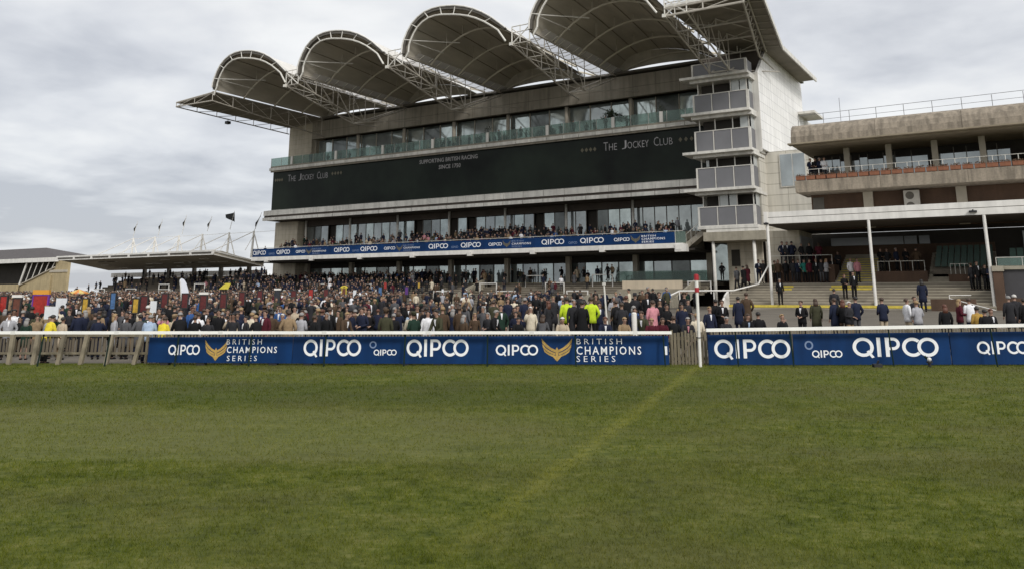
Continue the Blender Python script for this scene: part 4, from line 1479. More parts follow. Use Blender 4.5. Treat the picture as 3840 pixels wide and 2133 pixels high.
# picket fence behind the right hand rail
def pickets(u0, u1, d, z0, z1, z1b, pitch, wd, label, mt, name='picket_fence'):
    fn = thing(name, fp((u0 + u1) / 2, d, 0), label, 'fence')
    b = MB()
    u = u0
    r_ = random.Random(3)
    while u < u1:
        zt_ = z1 + (z1b - z1) * (u - u0) / (u1 - u0) + r_.uniform(-.015, .015)
        b.fbox(u, u + wd, d, d + .022, z0, zt_)
        u += pitch
    b.build('pickets', mt, fn)
    b = MB().fbox(u0, u1, d + .023, d + .08, .3, .4).fbox(u0, u1, d + .023, d + .08, z1 - .24, z1 - .15, z1b - .24, z1b - .15)
    b.build('rails', mt, fn)
    u = u0
    while u <= u1:
        MB().fbox(u, u + .1, d + .081, d + .18, -.1, z1 - .1).build('post', M_WOODP, fn)
        u += 2.4
    return fn
pickets(uof(2662, 31), 24.0, 30.75, -.02, 1.15, 1.26, .115, .065, 'grey picket fence behind the blue hoardings right of the winning post', M_WOOD)
pickets(uof(556, 31), uof(2512, 31), 30.75, -.02, 1.0, 1.0, .115, .07, 'grey picket fence behind the blue hoardings left of the gate', M_WOOD)

# rough wooden fence at the left with raked posts
wf = thing('wooden_fence', fp(-18, 31, 0), 'weathered timber fence with raked square posts, beside the blue hoardings', 'fence')
for (sxt, sxb) in ((45, 30), (140, 122), (238, 215), (325, 300), (418, 396), (530, 500)):
    ut, ub_ = uof(sxt, 30.6, 1250), uof(sxb, 30.2, 1345)
    b = MB()
    b.add([fp(ub_ - .065, 30.2, 0), fp(ub_ + .065, 30.2, 0), fp(ub_ + .065, 30.34, 0), fp(ub_ - .065, 30.34, 0), fp(ut - .065, 30.62, 1.05), fp(ut + .065, 30.62, 1.05), fp(ut + .065, 30.76, 1.05), fp(ut - .065, 30.76, 1.05)],
          [(0, 3, 2, 1), (4, 5, 6, 7), (0, 1, 5, 4), (1, 2, 6, 5), (2, 3, 7, 6), (3, 0, 4, 7)])
    b.build('post', M_WOOD, wf)
b = MB().fbox(-26, uof(556, 31), 30.95, 31.0, .92, 1.03).fbox(-26, uof(556, 31), 30.95, 31.0, .30, .38)
b.build('rails', M_WOOD, wf)
b = MB()
u = -26
rng = random.Random(6)
while u < uof(556, 31):
    wd = rng.uniform(.05, .10)
    b.fbox(u, u + wd, 31.02, 31.045, .22 + rng.uniform(0, .06), rng.uniform(.80, .96))
    u += wd + rng.uniform(.03, .09)
b.build('slats', M_WOODP, wf)

# small gear standing in front of the right hand hoardings
def gear(sx, sy, label, k):
    p = on_d(sx, sy, 29.2)
    base = fp(p.dot(right), 29.2, 0)
    t = thing('track_sprinkler' if k else 'ground_speaker', base, label, 'sprinkler' if k else 'speaker')
    if k:
        MB().tube(base, base + Vector((0, 0, .14)), .05, 8).tube(base + Vector((0, 0, .14)), base + Vector((0, 0, .20)), .10, 8).build('stem', M_BLACK, t)
        MB().ball(base + Vector((0, 0, .26)), .075, .075, .07).build('head', M_WHITE, t)
        MB().tube(base + Vector((.02, 0, .20)), base + Vector((-.14, 0, .36)), .04, 6).build('nozzle', M_GREEN, t)
    else:
        MB().fbox(base.dot(right) - .14, base.dot(right) + .14, 29.1, 29.3, 0, .11).build('case', M_BLACK, t)
        MB().tube(base + Vector((0, 0, .11)), base + Vector((.05, 0, .22)), .035, 6).build('bracket', M_BLACK, t)
gear(3487, 1370, 'small white capped sprinkler head on the grass under the second hoarding from the right', 1)
gear(3290, 1368, 'small black box on the grass under the hoarding with the ring mark', 0)

# ================================================================== PEOPLE
POSES = {
    'stand': dict(t=0, e=((.245, .03, 1.16), (-.245, .03, 1.16)), w=((.24, -.05, .91), (-.24, -.05, .91))),
    'hold': dict(t=3, e=((.25, .02, 1.15), (-.25, .02, 1.15)), w=((.09, -.25, 1.10), (-.09, -.25, 1.13))),
    'phone': dict(t=0, e=((.25, .03, 1.16), (-.27, -.06, 1.18)), w=((.23, -.06, .91), (-.13, -.20, 1.46))),
    'pockets': dict(t=-1, e=((.30, .07, 1.16), (-.30, .07, 1.16)), w=((.20, -.05, .95), (-.20, -.05, .95))),
    'lean': dict(t=15, e=((.25, -.14, 1.15), (-.25, -.14, 1.15)), w=((.15, -.38, 1.06), (-.15, -.38, 1.06))),
    'walk': dict(t=4, e=((.24, .12, 1.18), (-.24, -.06, 1.17)), w=((.22, .06, .95), (-.22, -.22, .98))),
}
def legs_of(pose):
    if pose == 'walk':
        return ((.09, 0, .93), (.095, -.10, .50), (.09, -.22, .08)), ((-.09, 0, .93), (-.095, -.02, .50), (-.09, .26, .13))
    return ((.09, 0, .93), (.105, -.015, .50), (.11, .02, .08)), ((-.09, 0, .93), (-.105, -.015, .50), (-.11, .02, .08))
def tilt(p, a):
    """upper body leans forward (towards -y) about the hips"""
    p = Vector(p)
    if p.z <= .95 or not a:
        return p
    c, s = math.cos(R(a)), math.sin(R(a))
    dy, dz = p.y, p.z - .95
    return Vector((p.x, dy * c - dz * s, .95 + dz * c + dy * s))
def skin_body(pose):
    P_ = POSES[pose]
    a = P_['t']
    vs, es, rs = [], [], []
    def node(p, r, par=None):
        vs.append(Vector(p))
        rs.append(r if isinstance(r, tuple) else (r, r))
        if par is not None:
            es.append((par, len(vs) - 1))
        return len(vs) - 1
    pel = node((0, 0, .96), (.145, .10))
    wa = node(tilt((0, .0, 1.12), a), (.135, .095), pel)
    ch = node(tilt((0, .0, 1.32), a), (.155, .105), wa)
    sh = node(tilt((0, .01, 1.43), a), (.07, .06), ch)
    nk = node(tilt((0, .0, 1.52), a), .052, sh)
    ja = node(tilt((0, -.018, 1.60), a), (.062, .074), nk)
    hd = node(tilt((0, -.005, 1.67), a), (.076, .094), ja)
    node(tilt((0, .005, 1.735), a), (.058, .072), hd)
    for i, s in enumerate((1, -1)):
        s0 = node(tilt((s * .165, .01, 1.395), a), .042, sh)
        el = node(tilt(P_['e'][i], a), .042, s0)
        wr_p = tilt(P_['w'][i], a)
        wr = node(wr_p, .028, el)
        d = (wr_p - vs[el]).normalized()
        pm = node(wr_p + d * .055, (.034, .026), wr)
        side = Vector((0, 1, 0)) if abs(d.z) > .6 else Vector((1, 0, 0)) * -s
        side = (side - d * side.dot(d)).normalized()
        nrm = d.cross(side)
        for k in range(4):
            q = wr_p + d * .085 + side * (.027 - .018 * k)
            f1 = node(q, .0095, pm)
            ln = (.036, .042, .040, .030)[k]
            f2 = node(q + d * ln + nrm * .008 * s, .0085, f1)
            node(q + d * ln * 1.8 + nrm * .026 * s, .0075, f2)
        t1 = node(wr_p + d * .045 + side * .042, .0115, pm)
        node(wr_p + d * .085 + side * .058, .009, t1)
    for lg in legs_of(pose):
        h = node(lg[0], .075, pel)
        kn = node(lg[1], .05, h)
        an = node(lg[2], .036, kn)
        node(Vector(lg[2]) + Vector((0, -.13, -.045)), (.032, .024), an)
    me = bpy.data.meshes.new('body')
    me.from_pydata([tuple(v) for v in vs], es, [])
    o = bpy.data.objects.new('body', me)
    col.objects.link(o)
    sk = o.modifiers.new('skin', 'SKIN')
    sk.use_smooth_shade = True
    sub = o.modifiers.new('sub', 'SUBSURF')
    sub.levels = sub.render_levels = 1
    lay = me.skin_vertices[0].data if len(me.skin_vertices) else None
    if lay is None:
        bpy.context.view_layer.objects.active = o
        bpy.context.view_layer.update()
        lay = me.skin_vertices.new().data if hasattr(me.skin_vertices, 'new') else me.skin_vertices[0].data
    for i, r in enumerate(rs):
        lay[i].radius = r
        lay[i].use_root = (i == 0)
    dg = bpy.context.evaluated_depsgraph_get()
    out_ = bpy.data.meshes.new_from_object(o.evaluated_get(dg))
    bpy.data.objects.remove(o)
    # nose, brow, ears, eyes and mouth worked into the same mesh
    b = MB()
    b.v = [v.co.copy() for v in out_.vertices]
    b.f = [list(p.vertices) for p in out_.polygons]
    b.mi = [0] * len(b.f)
    def at(p):
        return tilt(p, a)
    b.add([at((-.014, -.098, 1.625)), at((.014, -.098, 1.625)), at((0, -.122, 1.630)), at((0, -.098, 1.672))], [(0, 1, 2), (0, 2, 3), (2, 1, 3)])
    for s in (1, -1):
        b.ball(at((s * .082, .0, 1.655)), .012, .022, .034, 6, 4)
    b.k = 1
    for s in (1, -1):
        b.ball(at((s * .030, -.092, 1.668)), .012, .008, .008, 6, 4)
    b.k = 2
    b.ball(at((0, -.094, 1.600)), .022, .008, .006, 6, 4)
    bpy.data.meshes.remove(out_)
    return b
def ring(c, rx, ry, ax, n=10):
    """ellipse around c; ax is the limb direction, rx is measured across (x), ry along depth"""
    ax = Vector(ax).normalized()
    u = Vector((1, 0, 0)) - ax * ax.x
    if u.length < .2:
        u = Vector((0, 1, 0)) - ax * ax.y
    u.normalize()
    v = ax.cross(u)
    return [Vector(c) + u * (rx * math.cos(2 * math.pi * i / n)) + v * (ry * math.sin(2 * math.pi * i / n)) for i in range(n)]
def loft(b, rings, cap=True):
    n = len(rings[0])
    vs = [p for r_ in rings for p in r_]
    fs = [(k * n + i, k * n + (i + 1) % n, (k + 1) * n + (i + 1) % n, (k + 1) * n + i) for k in range(len(rings) - 1) for i in range(n)]
    if cap:
        fs += [tuple(range(n - 1, -1, -1)), tuple(range((len(rings) - 1) * n, len(rings) * n))]
    b.add(vs, fs)
def top_mesh(b, pose, kind, n=10):
    P_ = POSES[pose]
    a = P_['t']
    up_ = Vector((0, 0, 1))
    if kind == 'coat':
        prof = [(.52, .225, .165), (.75, .215, .155), (.98, .195, .14), (1.12, .18, .128), (1.30, .205, .142), (1.40, .200, .122), (1.445, .160, .10), (1.475, .10, .08), (1.515, .070, .070)]
    elif kind == 'dress':
        prof = [(.58, .215, .17), (.80, .20, .155), (.98, .175, .135), (1.10, .142, .11), (1.28, .168, .13), (1.40, .175, .11), (1.445, .145, .09), (1.47, .09, .07)]
    else:
        prof = [(.80, .200, .142), (.95, .192, .138), (1.12, .175, .125), (1.30, .203, .140), (1.40, .198, .122), (1.445, .160, .10), (1.475, .10, .08), (1.515, .070, .070)]
    rings = []
    for z, rx, ry in prof:
        c = tilt((0, .005, z), a)
        d = tilt((0, 0, z + .05), a) - tilt((0, 0, z), a) if z > .95 else up_
        rings.append(ring(c, rx, ry, d, n))
    loft(b, rings)
    for i, s in enumerate((1, -1)):
        s0, el, wr = tilt((s * .165, .01, 1.425), a), tilt(P_['e'][i], a), tilt(P_['w'][i], a)
        d1, d2 = (el - s0).normalized(), (wr - el).normalized()
        k = .85 if kind == 'dress' else 1
        n2 = max(5, n - 3)
        loft(b, [ring(s0 - d1 * .055, .03 * k, .03 * k, d1, n2), ring(s0 - d1 * .02, .058 * k, .058 * k, d1, n2), ring(s0 + d1 * .06, .072 * k, .072 * k, d1, n2), ring(el - d1 * .03, .056 * k, .056 * k, d1, n2), ring(el + d2 * .03, .053 * k, .053 * k, d2, n2), ring(wr, .042 * k, .042 * k, d2, n2)])
def trousers_mesh(b, pose, n=8, slim=1.0):
    loft(b, [ring((0, 0, .86), .165, .115, (0, 0, 1), n), ring((0, 0, .97), .168, .118, (0, 0, 1), n), ring((0, 0, 1.06), .155, .11, (0, 0, 1), n)])
    for lg in legs_of(pose):
        h, kn, an = (Vector(q) for q in lg)
        d1, d2 = (kn - h).normalized(), (an - kn).normalized()
        loft(b, [ring(h, .095 * slim, .105 * slim, -d1, n), ring(h + d1 * .18, .09 * slim, .095 * slim, -d1, n), ring(kn, .066 * slim, .07 * slim, -d2, n), ring(an - d2 * .02, .058 * slim, .062 * slim, -d2, n)])
def shoes_mesh(b, pose, n=6, which=(0, 1)):
    for lg in [legs_of(pose)[i] for i in which]:
        a = Vector(lg[2])
        b.ball((a.x, a.y - .06, a.z - .035), .045, .135, .045, n + 2, 4)
def hair_mesh(b, pose, kind, n=10):
    a = POSES[pose]['t']
    m_ = 6
    c = Vector((0, .012, 1.685))
    rows = []
    for i in range(m_ + 1):
        ph = math.pi / 2 - i * (math.pi * .62) / m_
        row = []
        for j in range(n):
            t = 2 * math.pi * j / n
            x, y, z = .094 * math.cos(ph) * math.cos(t), .112 * math.cos(ph) * math.sin(t), .098 * math.sin(ph)
            if y < -.03 and z < .045:        # hair line over the face
                z = .045 + .02 * abs(math.cos(t))
                y = max(y, -.098)
            row.append(tilt(c + Vector((x, y, z)), a))
        rows.append(row)
    loft(b, rows[::-1])
    if kind == 'long':
        loft(b, [ring(tilt((0, .07, 1.40), a), .10, .035, (0, 0, 1), n), ring(tilt((0, .078, 1.52), a), .105, .05, (0, 0, 1), n), ring(tilt((0, .06, 1.66), a), .098, .065, (0, 0, 1), n)])
    if kind == 'cap':
        loft(b, [ring(tilt((0, -.03, 1.728), a), .10, .145, (0, .1, 1), n), ring(tilt((0, -.015, 1.762), a), .112, .128, (0, .1, 1), n), ring(tilt((0, 0, 1.80), a), .07, .085, (0, .1, 1), n)])
    if kind == 'hat':
        loft(b, [ring(tilt((0, 0, 1.735), a), .18, .19, (0, 0, 1), n), ring(tilt((0, 0, 1.75), a), .115, .125, (0, 0, 1), n), ring(tilt((0, 0, 1.85), a), .085, .10, (0, 0, 1), n)])
def shirt_mesh(b, pose):
    a = POSES[pose]['t']
    pts = [(-.040, -.115, 1.465), (.040, -.115, 1.465), (.030, -.140, 1.38), (.010, -.147, 1.24), (-.010, -.147, 1.24), (-.030, -.140, 1.38)]
    q = [tilt(p, a) for p in pts]
    b.prism(q, (0, .03, 0))
CACHE = {}
def cached(key, fn):
    if key not in CACHE:
        CACHE[key] = fn()
    return CACHE[key]
SKIN = [mat('skin_%s' % k, c, .6, .06, 6) for k, c in (('fair', (.30, .18, .13)), ('tan', (.235, .14, .095)), ('deep', (.16, .085, .055)))]
M_EYE = mat('eye_dark', (.03, .02, .018), .4)
M_LIP = mat('lip', (.30, .12, .10), .5)
CLOTH = {}
def cloth(name, c):
    if name not in CLOTH:
        CLOTH[name] = mat('cloth_' + name.replace(' ', '_'), c, .85, .16, 9, spec=.2)
    return CLOTH[name]
COLS = {'navy': (.012, .016, .035), 'black': (.008, .008, .009), 'charcoal': (.022, .022, .025), 'grey': (.075, .075, .08), 'brown': (.065, .042, .026), 'tan': (.24, .17, .10), 'olive': (.045, .045, .025),
        'maroon': (.07, .010, .018), 'cream': (.55, .49, .38), 'white': (.68, .68, .70), 'pale blue': (.30, .38, .50), 'pale grey': (.32, .32, .34), 'dark green': (.012, .03, .02), 'blue': (.03, .08, .22),
        'teal': (.02, .16, .13), 'yellow': (.62, .50, .04), 'hi-vis yellow': (.46, .60, .03), 'purple': (.07, .02, .12), 'red': (.32, .02, .02), 'pink': (.50, .22, .25), 'mustard': (.36, .22, .05), 'beige': (.40, .33, .24)}
HAIRC = {'dark': (.012, .009, .007), 'brown': (.045, .025, .014), 'grey': (.22, .21, .20), 'white': (.52, .50, .47), 'fair': (.26, .17, .08), 'auburn': (.09, .03, .015)}
def person(loc, rz, pose, kind, top, legs='charcoal', hair='brown', hk='short', sc=1.0, skin=0, shirt=None, shoe='black', label='', group=None, hat=None):
    pm = 'body_' + pose
    def mk_body():
        b = skin_body(pose)
        return b.mesh('person', [SKIN[0], M_EYE, M_LIP], (0, 0, 0), True)
    o = bpy.data.objects.new('person', cached(('body', pose), mk_body))
    col.objects.link(o)
    o.location = loc
    o.rotation_euler.z = rz
    o.scale = (sc, sc, sc)
    if skin:
        o.material_slots[0].link = 'OBJECT'
        o.material_slots[0].material = SKIN[skin]
    def child(name, key, fn, mt, smooth=True):
        def mk():
            b = MB()
            fn(b)
            return b.mesh(name, mt, (0, 0, 0), smooth)
        c = bpy.data.objects.new(name, cached(key, mk))
        col.objects.link(c)
        c.parent = o
        c.material_slots[0].link = 'OBJECT'
        c.material_slots[0].material = mt
        return c
    lp = 'walk' if pose == 'walk' else 'stand'
    child(kind, ('top', pose, kind), lambda b: top_mesh(b, pose, kind), cloth(top, COLS[top]))
    if kind != 'dress':
        child('trousers', ('tr', lp), lambda b: trousers_mesh(b, lp), cloth(legs, COLS[legs]))
    for i in (0, 1):
        child('shoe', ('sh', lp, i), lambda b: shoes_mesh(b, lp, 6, (i,)), cloth(shoe, COLS[shoe]))
    child('hair', ('hair', POSES[pose]['t'], 'long' if hk == 'long' else 'short'), lambda b: hair_mesh(b, pose, 'long' if hk == 'long' else 'short'), mat('hair_' + hair, HAIRC[hair], .6, .2, 30))
    if hk in ('cap', 'hat'):
        child('flat_cap' if hk == 'cap' else 'hat', ('hat', POSES[pose]['t'], hk), lambda b: hair_mesh(b, pose, hk), cloth(hat or 'brown', COLS[hat or 'brown']))
    if shirt:
        child('shirt', ('shirt', POSES[pose]['t']), lambda b: shirt_mesh(b, pose), cloth(shirt, COLS[shirt]), False)
    if label:
        tag(o, label, 'person', group)
    return o

# ================================================================== CROWD FURNITURE
def hit(sx, sy, h=0.0, d0=31.5):
    """first spot along the sight line of a pixel where it is h metres above the ground or steps"""
    dr = ray(sx, sy)
    k = 1.0 / dr.dot(fwd_h)
    d = d0
    while d < 175:
        p = CAMP + dr * (k * d)
        if p.z <= ground_z(p.x, p.y) + h:
            return Vector((p.x, p.y, ground_z(p.x, p.y)))
        d += .05
    p = CAMP + dr * (k * 60)
    return Vector((p.x, p.y, ground_z(p.x, p.y)))
# white tubular frames on the terraces
FR = [(1970, 2035, 1036), (2046, 2115, 1062), (2126, 2204, 1092), (2222, 2297, 1032), (1800, 1862, 1064), (1866, 1932, 1093), (1627, 1688, 1093), (1010, 1052, 1043), (1166, 1202, 1045), (1190, 1216, 1066), (1063, 1093, 1089),
      (1356, 1392, 1067), (2580, 2665, 1057), (356, 392, 1085), (472, 510, 1084), (595, 637, 1086), (730, 768, 1065), (892, 914, 1066), (597, 634, 1067)]
FR.sort()
for i, (xa, xb, sy) in enumerate(FR):
    p = hit((xa + xb) / 2, sy, 1.12)
    y = p.y if xa > 900 else 85.0
    a, c = on_y(xa, sy, y), on_y(xb, sy, y)
    if xa < 900:
        base_z = a.z - 1.15
    else:
        base_z = p.z
    t = thing('crush_barrier', (a.x, y, base_z), 'white square tube frame standing on the terrace, %s from the left' % ords[i], 'barrier', 'white frames on the terraces')
    b = MB().box(a.x - .05, a.x + .05, y - .05, y + .05, base_z - .25, a.z)
    b.build('leg', M_WHITE, t)
    b = MB().box(c.x - .05, c.x + .05, y - .05, y + .05, base_z - .25, a.z)
    b.build('leg', M_WHITE, t)
    MB().box(a.x - .05, c.x + .05, y - .052, y + .052, a.z + .001, a.z + .10).build('top_bar', M_WHITE, t)
# bookmakers' boards
BM = [(14, 1140, 'red', 0), (63, 1152, 'brown', 1), (151, 1148, 'purple', 2), (321, 1146, 'mustard', 0), (510, 1146, 'mustard', 0), (541, 1140, 'maroon', 0), (618, 1127, 'maroon', 0), (694, 1127, 'maroon', 0), (763, 1136, 'maroon', 1), (838, 1128, 'maroon', 0), (908, 1120, 'maroon', 0),
      (975, 1111, 'maroon', 0), (1040, 1112, 'charcoal', 1), (1101, 1111, 'maroon', 0), (1166, 1104, 'red', 0), (1223, 1104, 'maroon', 0), (1290, 1098, 'brown', 3), (1445, 1075, 'red', 0), (1525, 1090, 'purple', 0), (1571, 1075, 'mustard', 0), (1426, 1092, 'blue', 0), (425, 1128, 'blue', 4)]
BM.sort()
SCREEN = {'red': (.30, .02, .015), 'maroon': (.085, .012, .012), 'brown': (.11, .035, .02), 'purple': (.08, .02, .16), 'mustard': (.42, .26, .03), 'charcoal': (.02, .022, .03), 'blue': (.05, .12, .26)}
NM = {'red': 'bright red', 'maroon': 'dark maroon', 'brown': 'rusty brown', 'purple': 'purple', 'mustard': 'mustard yellow', 'charcoal': 'charcoal grey', 'blue': 'blue'}
bpos = []
for i, (sx, sy, c, k) in enumerate(BM):
    p = hit(sx, sy, 1.78)
    dd = (p - Vector((0, 0, 0))).dot(fwd_h)
    u = p.dot(right)
    wd, ht = (.78, 1.1) if k == 2 else ((.34, .75) if c == 'mustard' else (.42, .88))
    if k == 4:
        wd, ht = .36, 1.0
    lab = '%s bookmaker board above the crowd, %s from the left' % (NM[c] if k not in (1, 2, 3) else {1: NM[c] + ' white capped', 2: 'purple framed red', 3: 'yellow arched brown'}[k], ords[i])
    t = thing('bookmaker_board', p, lab, 'board', 'bookmaker boards in the crowd')
    bpos.append(p)
    z0, z1 = p.z + 1.78 - ht / 2, p.z + 1.78 + ht / 2
    pc = 'red' if k == 2 else c
    MB().fbox(u - wd / 2 + .05, u + wd / 2 - .05, dd - .05, dd + .05, z0 + .05, z1 - .05).build('screen', mat('board_' + pc, SCREEN[pc], .45, .35, 9), t)
    fc = mat('frame_' + {2: 'purple', 3: 'yellow'}.get(k, 'black'), {2: (.14, .03, .28), 3: (.62, .50, .05)}.get(k, (.02, .02, .02)), .5)
    b = MB().fbox(u - wd / 2, u - wd / 2 + .05, dd - .07, dd + .07, z0, z1).fbox(u + wd / 2 - .05, u + wd / 2, dd - .07, dd + .07, z0, z1).fbox(u - wd / 2 + .05, u + wd / 2 - .05, dd - .07, dd + .07, z1 - .05, z1 + .001).fbox(u - wd / 2 + .05, u + wd / 2 - .05, dd - .07, dd + .07, z0 - .001, z0 + .05)
    b.build('frame', fc, t)
    MB().tube(p + Vector((0, 0, -.1)), Vector((p.x, p.y, z0)), .05, 6).build('stand', M_BLACK, t)
    if k == 1:
        MB().fbox(u - wd / 2 - .03, u + wd / 2 + .03, dd - .09, dd + .09, z1 + .01, z1 + .13).build('cap', M_WHITE, t)
    if k == 2:
        MB().fbox(u - wd / 2, u + wd / 2, dd - .09, dd + .09, z1 + .01, z1 + .22).build('cap', mat('orange_cap', (.62, .28, .03), .5), t)
    if k == 3:
        b = MB()
        for j in range(10):
            a0, a1 = math.pi * j / 10, math.pi * (j + 1) / 10
            r0, r1 = wd / 2 - .06, wd / 2 + .12
            q = [fp(u + r * math.cos(a), dd - .08, z1 + r * .62 * math.sin(a)) for r, a in ((r0, a0), (r1, a0), (r1, a1), (r0, a1))]
            b.prism(q, fwd_h * .1)
        b.build('arch', fc, t)
# plain white boards held up in the crowd
for sx, sy, wd, ht, lab in ((230, 1140, .56, .62, 'blank white square board on a pole in the left of the crowd'), (193, 1172, .55, .50, 'pale white box shaped board, low in the crowd at the left'), (1330, 1102, .26, .62, 'narrow white board above the crowd near the yellow arched board'), (575, 1150, .3, .55, 'pale blue white upright board among the mustard boards'), (1660, 1094, .2, .5, 'small white board in the crowd below the balcony middle'), (362, 1096, .5, .6, 'white board beside a white frame under the low stand')):
    p = hit(sx, sy, 1.75)
    dd, u = p.dot(fwd_h), p.dot(right)
    t = thing('notice_board', p, lab, 'board')
    MB().fbox(u - wd / 2, u + wd / 2, dd - .03, dd + .03, p.z + 1.75 - ht / 2, p.z + 1.75 + ht / 2).build('panel', mat('board_white', (.62, .64, .66), .5, .08, 4), t)
    MB().tube(p, p + Vector((0, 0, 1.75 - ht / 2)), .03, 5).build('pole', M_STEEL, t)
# parasol, yellow awning, feather flag, orange cloth
p = on_d(296, 1092, 80)
pz = p.z
p.z = ground_z(p.x, p.y)
t = thing('parasol', p, 'orange and yellow striped parasol open above the crowd near the timber fence', 'parasol')
b = MB()
n_ = 12
vs = [Vector((p.x, p.y, pz + .22))] + [Vector((p.x + .92 * math.cos(2 * math.pi * j / n_), p.y + .92 * math.sin(2 * math.pi * j / n_), pz - .14)) for j in range(n_)]
vs += [v - Vector((0, 0, .09)) for v in vs[1:]]
fs = [(0, 1 + j, 1 + (j + 1) % n_) for j in range(n_)] + [(1 + j, 1 + n_ + j, 1 + n_ + (j + 1) % n_, 1 + (j + 1) % n_) for j in range(n_)]
b.add(vs, fs)
b.mi = [j % 2 for j in range(n_)] * 2
b.build('canopy', [mat('parasol_orange', (.60, .22, .05), .7), mat('parasol_cream', (.62, .48, .16), .7)], t)
MB().tube(p, Vector((p.x, p.y, pz + .2)), .025, 6).build('pole', M_STEEL, t)
p = hit(842, 1080, 2.1)
dd, u = p.dot(fwd_h), p.dot(right)
t = thing('awning', p, 'yellow fabric awning stretched above the crowd near the white feather flag', 'awning')
MB().add([fp(u - .75, dd, p.z + 1.75), fp(u + .55, dd, p.z + 1.75), fp(u + .6, dd + .8, p.z + 2.55), fp(u - .2, dd + .8, p.z + 2.55), fp(u - .75, dd, p.z + 1.68), fp(u + .55, dd, p.z + 1.68)], [(0, 1, 2, 3), (4, 5, 1, 0)]).build('fabric', mat('awning_yellow', (.46, .38, .04), .8, .15, 3), t)
for s in (-.7, .5):
    MB().tube(fp(u + s, dd + .02, p.z), fp(u + s, dd + .02, p.z + 1.7), .03, 5).build('pole', M_STEEL, t)
p = hit(693, 1105, .9)
t = thing('feather_flag', p, 'tall white feather shaped banner leaning in the crowd', 'flag')
dd, u = p.dot(fwd_h), p.dot(right)
MB().tube(p, fp(u - .42, dd, p.z + 2.9), .03, 5).build('pole', M_STEEL, t)
b = MB()
o2 = [(.05, 1.0), (.38, 1.05), (.34, 1.6), (.22, 2.2), (.02, 2.75), (-.16, 3.0), (-.34, 3.08), (-.46, 3.0), (-.48, 2.85), (-.36, 2.3), (-.16, 1.6)]
b.prism([fp(u + x, dd + .04, p.z + z) for x, z in o2], fwd_h * .02)
fl = b.build('cloth', mat('feather_white', (.66, .68, .74), .8), t)
MB().prism([fp(u + .12, dd + .03, p.z + 1.2), fp(u + .26, dd + .03, p.z + 1.2), fp(u + .22, dd + .03, p.z + 1.45), fp(u + .1, dd + .03, p.z + 1.42)], fwd_h * .008).build('green_mark', mat('mark_green', (.05, .25, .08), .8), fl)
# planters on the upper terrace
for i, (x, shrub) in enumerate(((-93.9, 0), (-84.85, 0), (-75.9, 0), (-67.1, 0), (-58.2, 1), (-49.3, 0), (-40.35, 0), (-34.3, 1))):
    t = thing('planter', (x, 87.62, 21.67), 'white box planter on the upper terrace kerb, %s from left%s' % (ords[i], ', with shrub' if shrub else ''), 'planter', 'planters on the upper terrace')
    MB().box(x - .2, x + .2, 87.5, 87.68, 21.665, 22.92).build('box', M_WHITE, t)
    if shrub:
        b = MB()
        r_ = random.Random(i)
        for k in range(90):
            c = Vector((x + r_.gauss(0, .28), 87.6 + r_.gauss(0, .15), 22.9 + abs(r_.gauss(.3, .28))))
            d = Vector((r_.uniform(-1, 1), r_.uniform(-1, 1), r_.uniform(-.2, 1))).normalized() * .13
            e_ = d.orthogonal().normalized() * .05
            b.add([c, c + d * .5 + e_, c + d, c + d * .5 - e_], [(0, 1, 2, 3)])
        b.build('shrub', M_LEAFD, t)
hb = Vector((-42.3, 91.2, 24.1))
t = thing('hanging_basket', hb, 'large green trailing plant hanging in front of the upper terrace windows', 'plant')
MB().tube(hb, hb + Vector((0, 0, 1.9)), .02, 5).build('chain', M_BLACK, t)
MB().ball(hb + Vector((0, 0, -.1)), .4, .4, .25).build('basket', M_LEAFD, t)
b = MB()
r_ = random.Random(77)
for k in range(300):
    q = Vector((r_.gauss(0, .62), r_.gauss(0, .3), 0))
    q.z = .35 - .9 * abs(q.x) ** 1.3 * r_.uniform(.4, 1.2) + r_.gauss(0, .18)
    c = hb + q
    d = Vector((r_.uniform(-1, 1), r_.uniform(-1, 1), r_.uniform(-1, .6))).normalized() * .22
    e_ = d.orthogonal().normalized() * .07
    b.add([c, c + d * .5 + e_, c + d, c + d * .5 - e_], [(0, 1, 2, 3)])
b.build('leaves', M_LEAF, t)
p = on_d(2378, 1185, 31.6)
u = p.dot(right)
t = thing('marker_post', fp(u, 31.6, -.15), 'stubby white post behind the rail left of the gate', 'post')
MB().tube(fp(u, 31.6, -.15), fp(u, 31.6, 1.72), .10, 10).build('shaft', M_WHITE, t)
MB().ball(fp(u, 31.6, 1.72), .10, .10, .05).build('cap', M_WHITE, t)
p = on_d(2268, 1110, 33)
u = p.dot(right)
t = thing('pale_pole', fp(u, 33, -.1), 'thin pale leaning pole rising from the crowd left of the bar sign', 'pole')
MB().tube(fp(u + .15, 33, -.1), fp(u - .02, 33, 2.75), .035, 6).build('shaft', M_STEEL, t)
MB().box(*[v for v in (fp(u - .02, 33, 0).x - .05, fp(u - .02, 33, 0).x + .05, fp(u - .02, 33, 0).y - .05, fp(u - .02, 33, 0).y + .05)], 2.76, 2.86).build('cap', M_STEEL, t)

